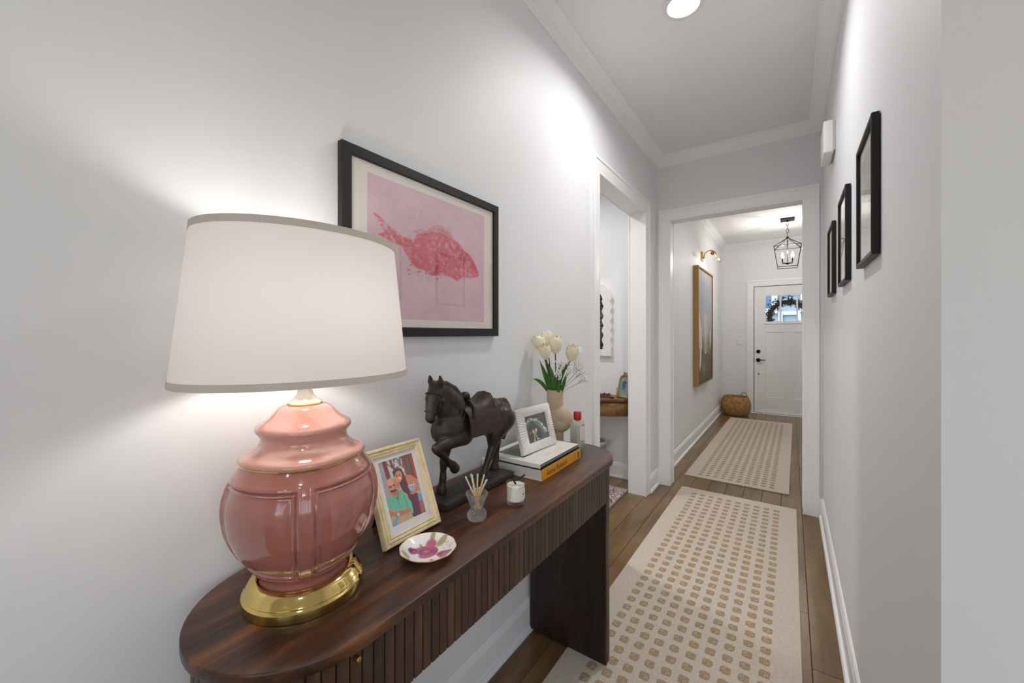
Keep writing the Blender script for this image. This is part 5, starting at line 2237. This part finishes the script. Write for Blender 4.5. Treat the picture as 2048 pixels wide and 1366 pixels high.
box(bm, -.24, .24, -.405, .405, .0005, .007, bev=.002)
fin('pile', bm, m, PR)
bm = bmesh.new()
sweep(bm, [(-.238, -.403), (-.238, .403), (.238, .403), (.238, -.403)], [(0, .001), (.012, .001), (.012, .0075), (0, .0078)], lambda a, b, t: (a, b, t), closed=True)
fin('border', bm, mat('rug_border', (120, 102, 100), .95), PR)

# ------------------------------------------------------------------ foyer
p = Paint(320, 440, (172, 174, 184))
n = vnoise(440, 320, 4, 81)
p.put(np.clip((.5 - p.v) * 2, 0, 1), (172, 180, 200), .8)
p.put(np.clip((.14 - p.v) * 8, 0, 1), (188, 176, 164), .8)
p.put(np.clip((p.v - .55 + (n - .5) * .25) * 5, 0, 1), (86, 72, 60))
p.put(np.clip((p.v - .9) * 6, 0, 1), (70, 58, 50))
for a, b, w_, al in (((.12, .05), (.35, .5), .02, .6), ((.3, .02), (.44, .52), .022, .6), ((.52, .02), (.5, .5), .02, .6), ((.78, .06), (.6, .5), .03, .5), ((.95, .08), (.8, .45), .03, .4)):
    p.line(a, b, w_, (214, 208, 204), al)
def blade(p, pts, c, al=.95):
    p.poly(pts, c, al, 2)
blade(p, [(.02, .36), (.12, .4), (.22, .52), (.27, .68), (.2, .72), (.1, .6)], (226, 218, 204))
blade(p, [(.03, .55), (.12, .62), (.2, .74), (.1, .7)], (196, 190, 180))
blade(p, [(.14, .68), (.24, .66), (.2, .84), (.12, .9), (.1, .82)], (232, 220, 196))
blade(p, [(.44, .38), (.52, .37), (.54, .55), (.52, .76), (.45, .74), (.44, .52)], (222, 212, 196))
blade(p, [(.56, .4), (.64, .38), (.66, .56), (.62, .74), (.57, .72)], (210, 196, 174))
blade(p, [(.8, .56), (.92, .5), (.95, .62), (.86, .72)], (214, 196, 168))
for x_ in (.3, .36, .42, .55, .6, .68):
    p.line((x_, .62), (x_ + .02, .97), .008, (150, 124, 88), .85)
rr = random.Random(12)
for k in range(260):
    a, d = rr.uniform(0, 2 * pi), abs(rr.gauss(0, .1))
    p.ell(.4 + d * cos(a) * 1.1, .88 + d * sin(a) * .8, rr.uniform(.004, .012), .004, rr.choice([(196, 166, 110), (166, 134, 86), (120, 96, 66)]), .9, rr.uniform(0, 3))
for k in range(24):
    p.ell(.62 + rr.gauss(0, .12), .7 + rr.gauss(0, .03), .02, .012, (206, 188, 156), .7, rr.uniform(0, 3), soft=.5)
M_BOT = p.done('leaf_painting', .5)
PT = thing('framed_painting', 'tall gold framed painting of pale leaves on the entry wall', 'painting', (XL, 5.54, 1.362))
picture(PT, 1.04, 1.42, .018, .06, fwall, M_BOT, (-.496, .496, -.686, .686), mat('painted_gold', (168, 128, 72), .4, .4), matm=None, recess=.012, pane=False, standoff=.0)
PLT = thing('picture_light', 'brass picture light with curved arm above the gold framed painting', 'picture light', (XL, 5.54, 2.26))
bm = bmesh.new()
box(bm, .0005, .018, -.04, .04, -.065, .055, bev=.004)
fin('wall_plate', bm, M_SATIN, PLT)
bm = bmesh.new()
arm = [(.018, 0, -.02), (.034, 0, -.018)]
for k in range(13):
    a = pi - pi * 1.05 * k / 12
    arm.append((.1025 + .0685 * cos(a), 0, -.002 + .066 * sin(a)))
tube(bm, arm, .006, 10)
sph(bm, (.03, 0, -.02), .012, 12, 8)
fin('curved_arm', bm, M_SATIN, PLT, smooth=60)
bm = bmesh.new()
for s_ in (-1, 1):
    tube(bm, [(.171, s_ * .27, -.026), (.171, s_ * .3, -.026)], [.022, .022], 20)
tube(bm, [(.171, -.012, -.026), (.171, .012, -.026)], [.018, .018], 20)
fin('end_cap', bm, M_SATIN, PLT, smooth=40)
bm = bmesh.new()
tube(bm, [(.171, -.27, -.026), (.171, .27, -.026)], .015, 16)
fin('tube_shade', bm, mat('frosted_tube', (240, 232, 214), .4, emit=(255, 240, 214), estr=.5), PLT, smooth=40)
light('picture_lamp', 'AREA', (.165, 0, -.043), .9, (1, .95, .88), (0, radians(35), 0), .015, .5, parent=PLT)

# lantern
LN = thing('lantern_pendant', 'black open-cage lantern pendant with candle bulbs near the front door', 'pendant light', (-.03, 6.19, CEIL))
def z_(v):
    return v - CEIL
bm = bmesh.new()
box(bm, -.075, .075, -.075, .075, -.022, -.0003, bev=.003)
fin('canopy', bm, M_BLACKM, LN)
bm = bmesh.new()
tube(bm, [(0, 0, -.022), (0, 0, -.04)], [.012, .008], 12)
ztop, zb = z_(2.50), -.04
nl = 4
for k in range(nl):
    a0_ = zb - (zb - ztop - .02) * k / nl
    a1_ = zb - (zb - ztop - .02) * (k + 1) / nl
    cz, rz_ = (a0_ + a1_) / 2, (a0_ - a1_) / 2 * 1.12
    pts = []
    for i in range(20):
        a = 2 * pi * i / 20
        q = (.013 * cos(a), 0, cz + rz_ * sin(a)) if k % 2 == 0 else (0, .013 * cos(a), cz + rz_ * sin(a))
        pts.append(q)
    tube(bm, pts, .0028, 6, closed=True)
fin('chain', bm, M_BLACKM, LN, smooth=60)
ht, hb = .142, .104
zt_, zb_ = z_(2.385), z_(2.125)
bm = bmesh.new()
sph(bm, (0, 0, ztop), .016, 12, 8, (1, 1, 1.3))
C4 = [(-1, -1), (1, -1), (1, 1), (-1, 1)]
def bar(a, b, r=.0052):
    tube(bm, [a, b], r, 4)
for i in range(4):
    a, b = C4[i], C4[(i + 1) % 4]
    bar((a[0] * ht, a[1] * ht, zt_), (b[0] * ht, b[1] * ht, zt_))
    bar((a[0] * hb, a[1] * hb, zb_), (b[0] * hb, b[1] * hb, zb_))
    bar((a[0] * ht, a[1] * ht, zt_), (a[0] * hb, a[1] * hb, zb_))
    bar((a[0] * ht, a[1] * ht, zt_), (0, 0, ztop))
fin('cage', bm, M_BLACKM, LN)
bm = bmesh.new()
tube(bm, [(0, 0, ztop), (0, 0, z_(2.165))], .005, 8)
sph(bm, (0, 0, z_(2.175)), .02, 12, 8, (1, 1, .8))
for k in range(4):
    a = pi / 4 + k * pi / 2
    d = Vector((cos(a), sin(a), 0))
    tube(bm, [d * .015 + Vector((0, 0, z_(2.175))), d * .07 + Vector((0, 0, z_(2.18))), d * .075 + Vector((0, 0, z_(2.19))), d * .075 + Vector((0, 0, z_(2.245)))], [.004, .004, .005, .0075], 8)
fin('candelabra', bm, M_BLACKM, LN, smooth=50)
M_BULB = emat('candle_bulb', (255, 244, 226), 22)
b0 = None
for k in range(4):
    a = pi / 4 + k * pi / 2
    if b0 is None:
        bm = bmesh.new()
        lathe(bm, [(.007, 0), (.0135, .018), (.0145, .03), (.01, .05), (.002, .07)], 16)
        b0 = fin('candle_bulb', bm, M_BULB, LN, smooth=60)
        o = b0
    else:
        o = inst(b0, LN)
    o.location = (.075 * cos(a), .075 * sin(a), z_(2.245))
    light('lantern_bulb', 'POINT', (.075 * cos(a), .075 * sin(a), z_(2.33)), 4.6, (1, .95, .88), size=.012, parent=LN)

# woven basket by the door
SB_ = thing('woven_basket', 'round tan woven basket in the corner beside the front door', 'basket', (-.705, 7.16, 0))
M_STRAW = mat('seagrass', (182, 142, 88), .85, bump=(220, .4, .003), var=(26, (146, 106, 60), .4, .65))
bm = bmesh.new()
prb = [(.145, .0005), (.165, .01), (.193, .06), (.207, .12), (.206, .18), (.192, .24), (.176, .275), (.17, .285), (.163, .28), (.158, .27)]
def weave(a, z, r):
    return 1 + .012 * sin(a * 22) * (1 if int(z / .021) % 2 else -1)
zs_ = np.linspace(.0005, .285, 54)
pr2 = [(float(np.interp(q, [x[1] for x in prb[:8]], [x[0] for x in prb[:8]])) + .0015 * sin(q / .021 * 2 * pi), float(q)) for q in zs_]
lathe(bm, pr2 + [(.162, .283), (.155, .26), (.17, .12), (.14, .015)], 132, rf=weave)
fin('woven_body', bm, M_STRAW, SB_, smooth=60)
bm = bmesh.new()
tube(bm, [(.166 * cos(a), .166 * sin(a), .284) for a in np.linspace(0, 2 * pi, 49)[:-1]], .0075, 8, closed=True)
fin('braided_rim', bm, M_STRAW, SB_, smooth=60)
for a in (.9, .9 + pi):
    bm = bmesh.new()
    c_ = Vector((.165 * cos(a), .165 * sin(a), .284))
    sdv = Vector((-sin(a), cos(a), 0))
    sgn = 1 if a < 2 else .45
    tube(bm, [c_ + sdv * .055 * cos(q) + Vector((0, 0, .055 * sgn * sin(q))) - (Vector((cos(a), sin(a), 0)) * (.03 if a > 2 else 0)) * sin(q) for q in np.linspace(0, pi, 16)], .0055, 8)
    fin('handle', bm, M_STRAW, SB_, smooth=60)
bm = bmesh.new()
for k in range(3):
    sph(bm, (.03 * (k - 1), .02 * (k % 2), .21), .1, 20, 12, (1, .9, .35))
tag(fin('dark_blanket', bm, mat('dark_cloth', (42, 40, 44), .95, bump=(60, .5, .01)), loc=(-.69, 7.17, 0), smooth=60), 'dark folded blanket inside the woven basket', 'blanket')
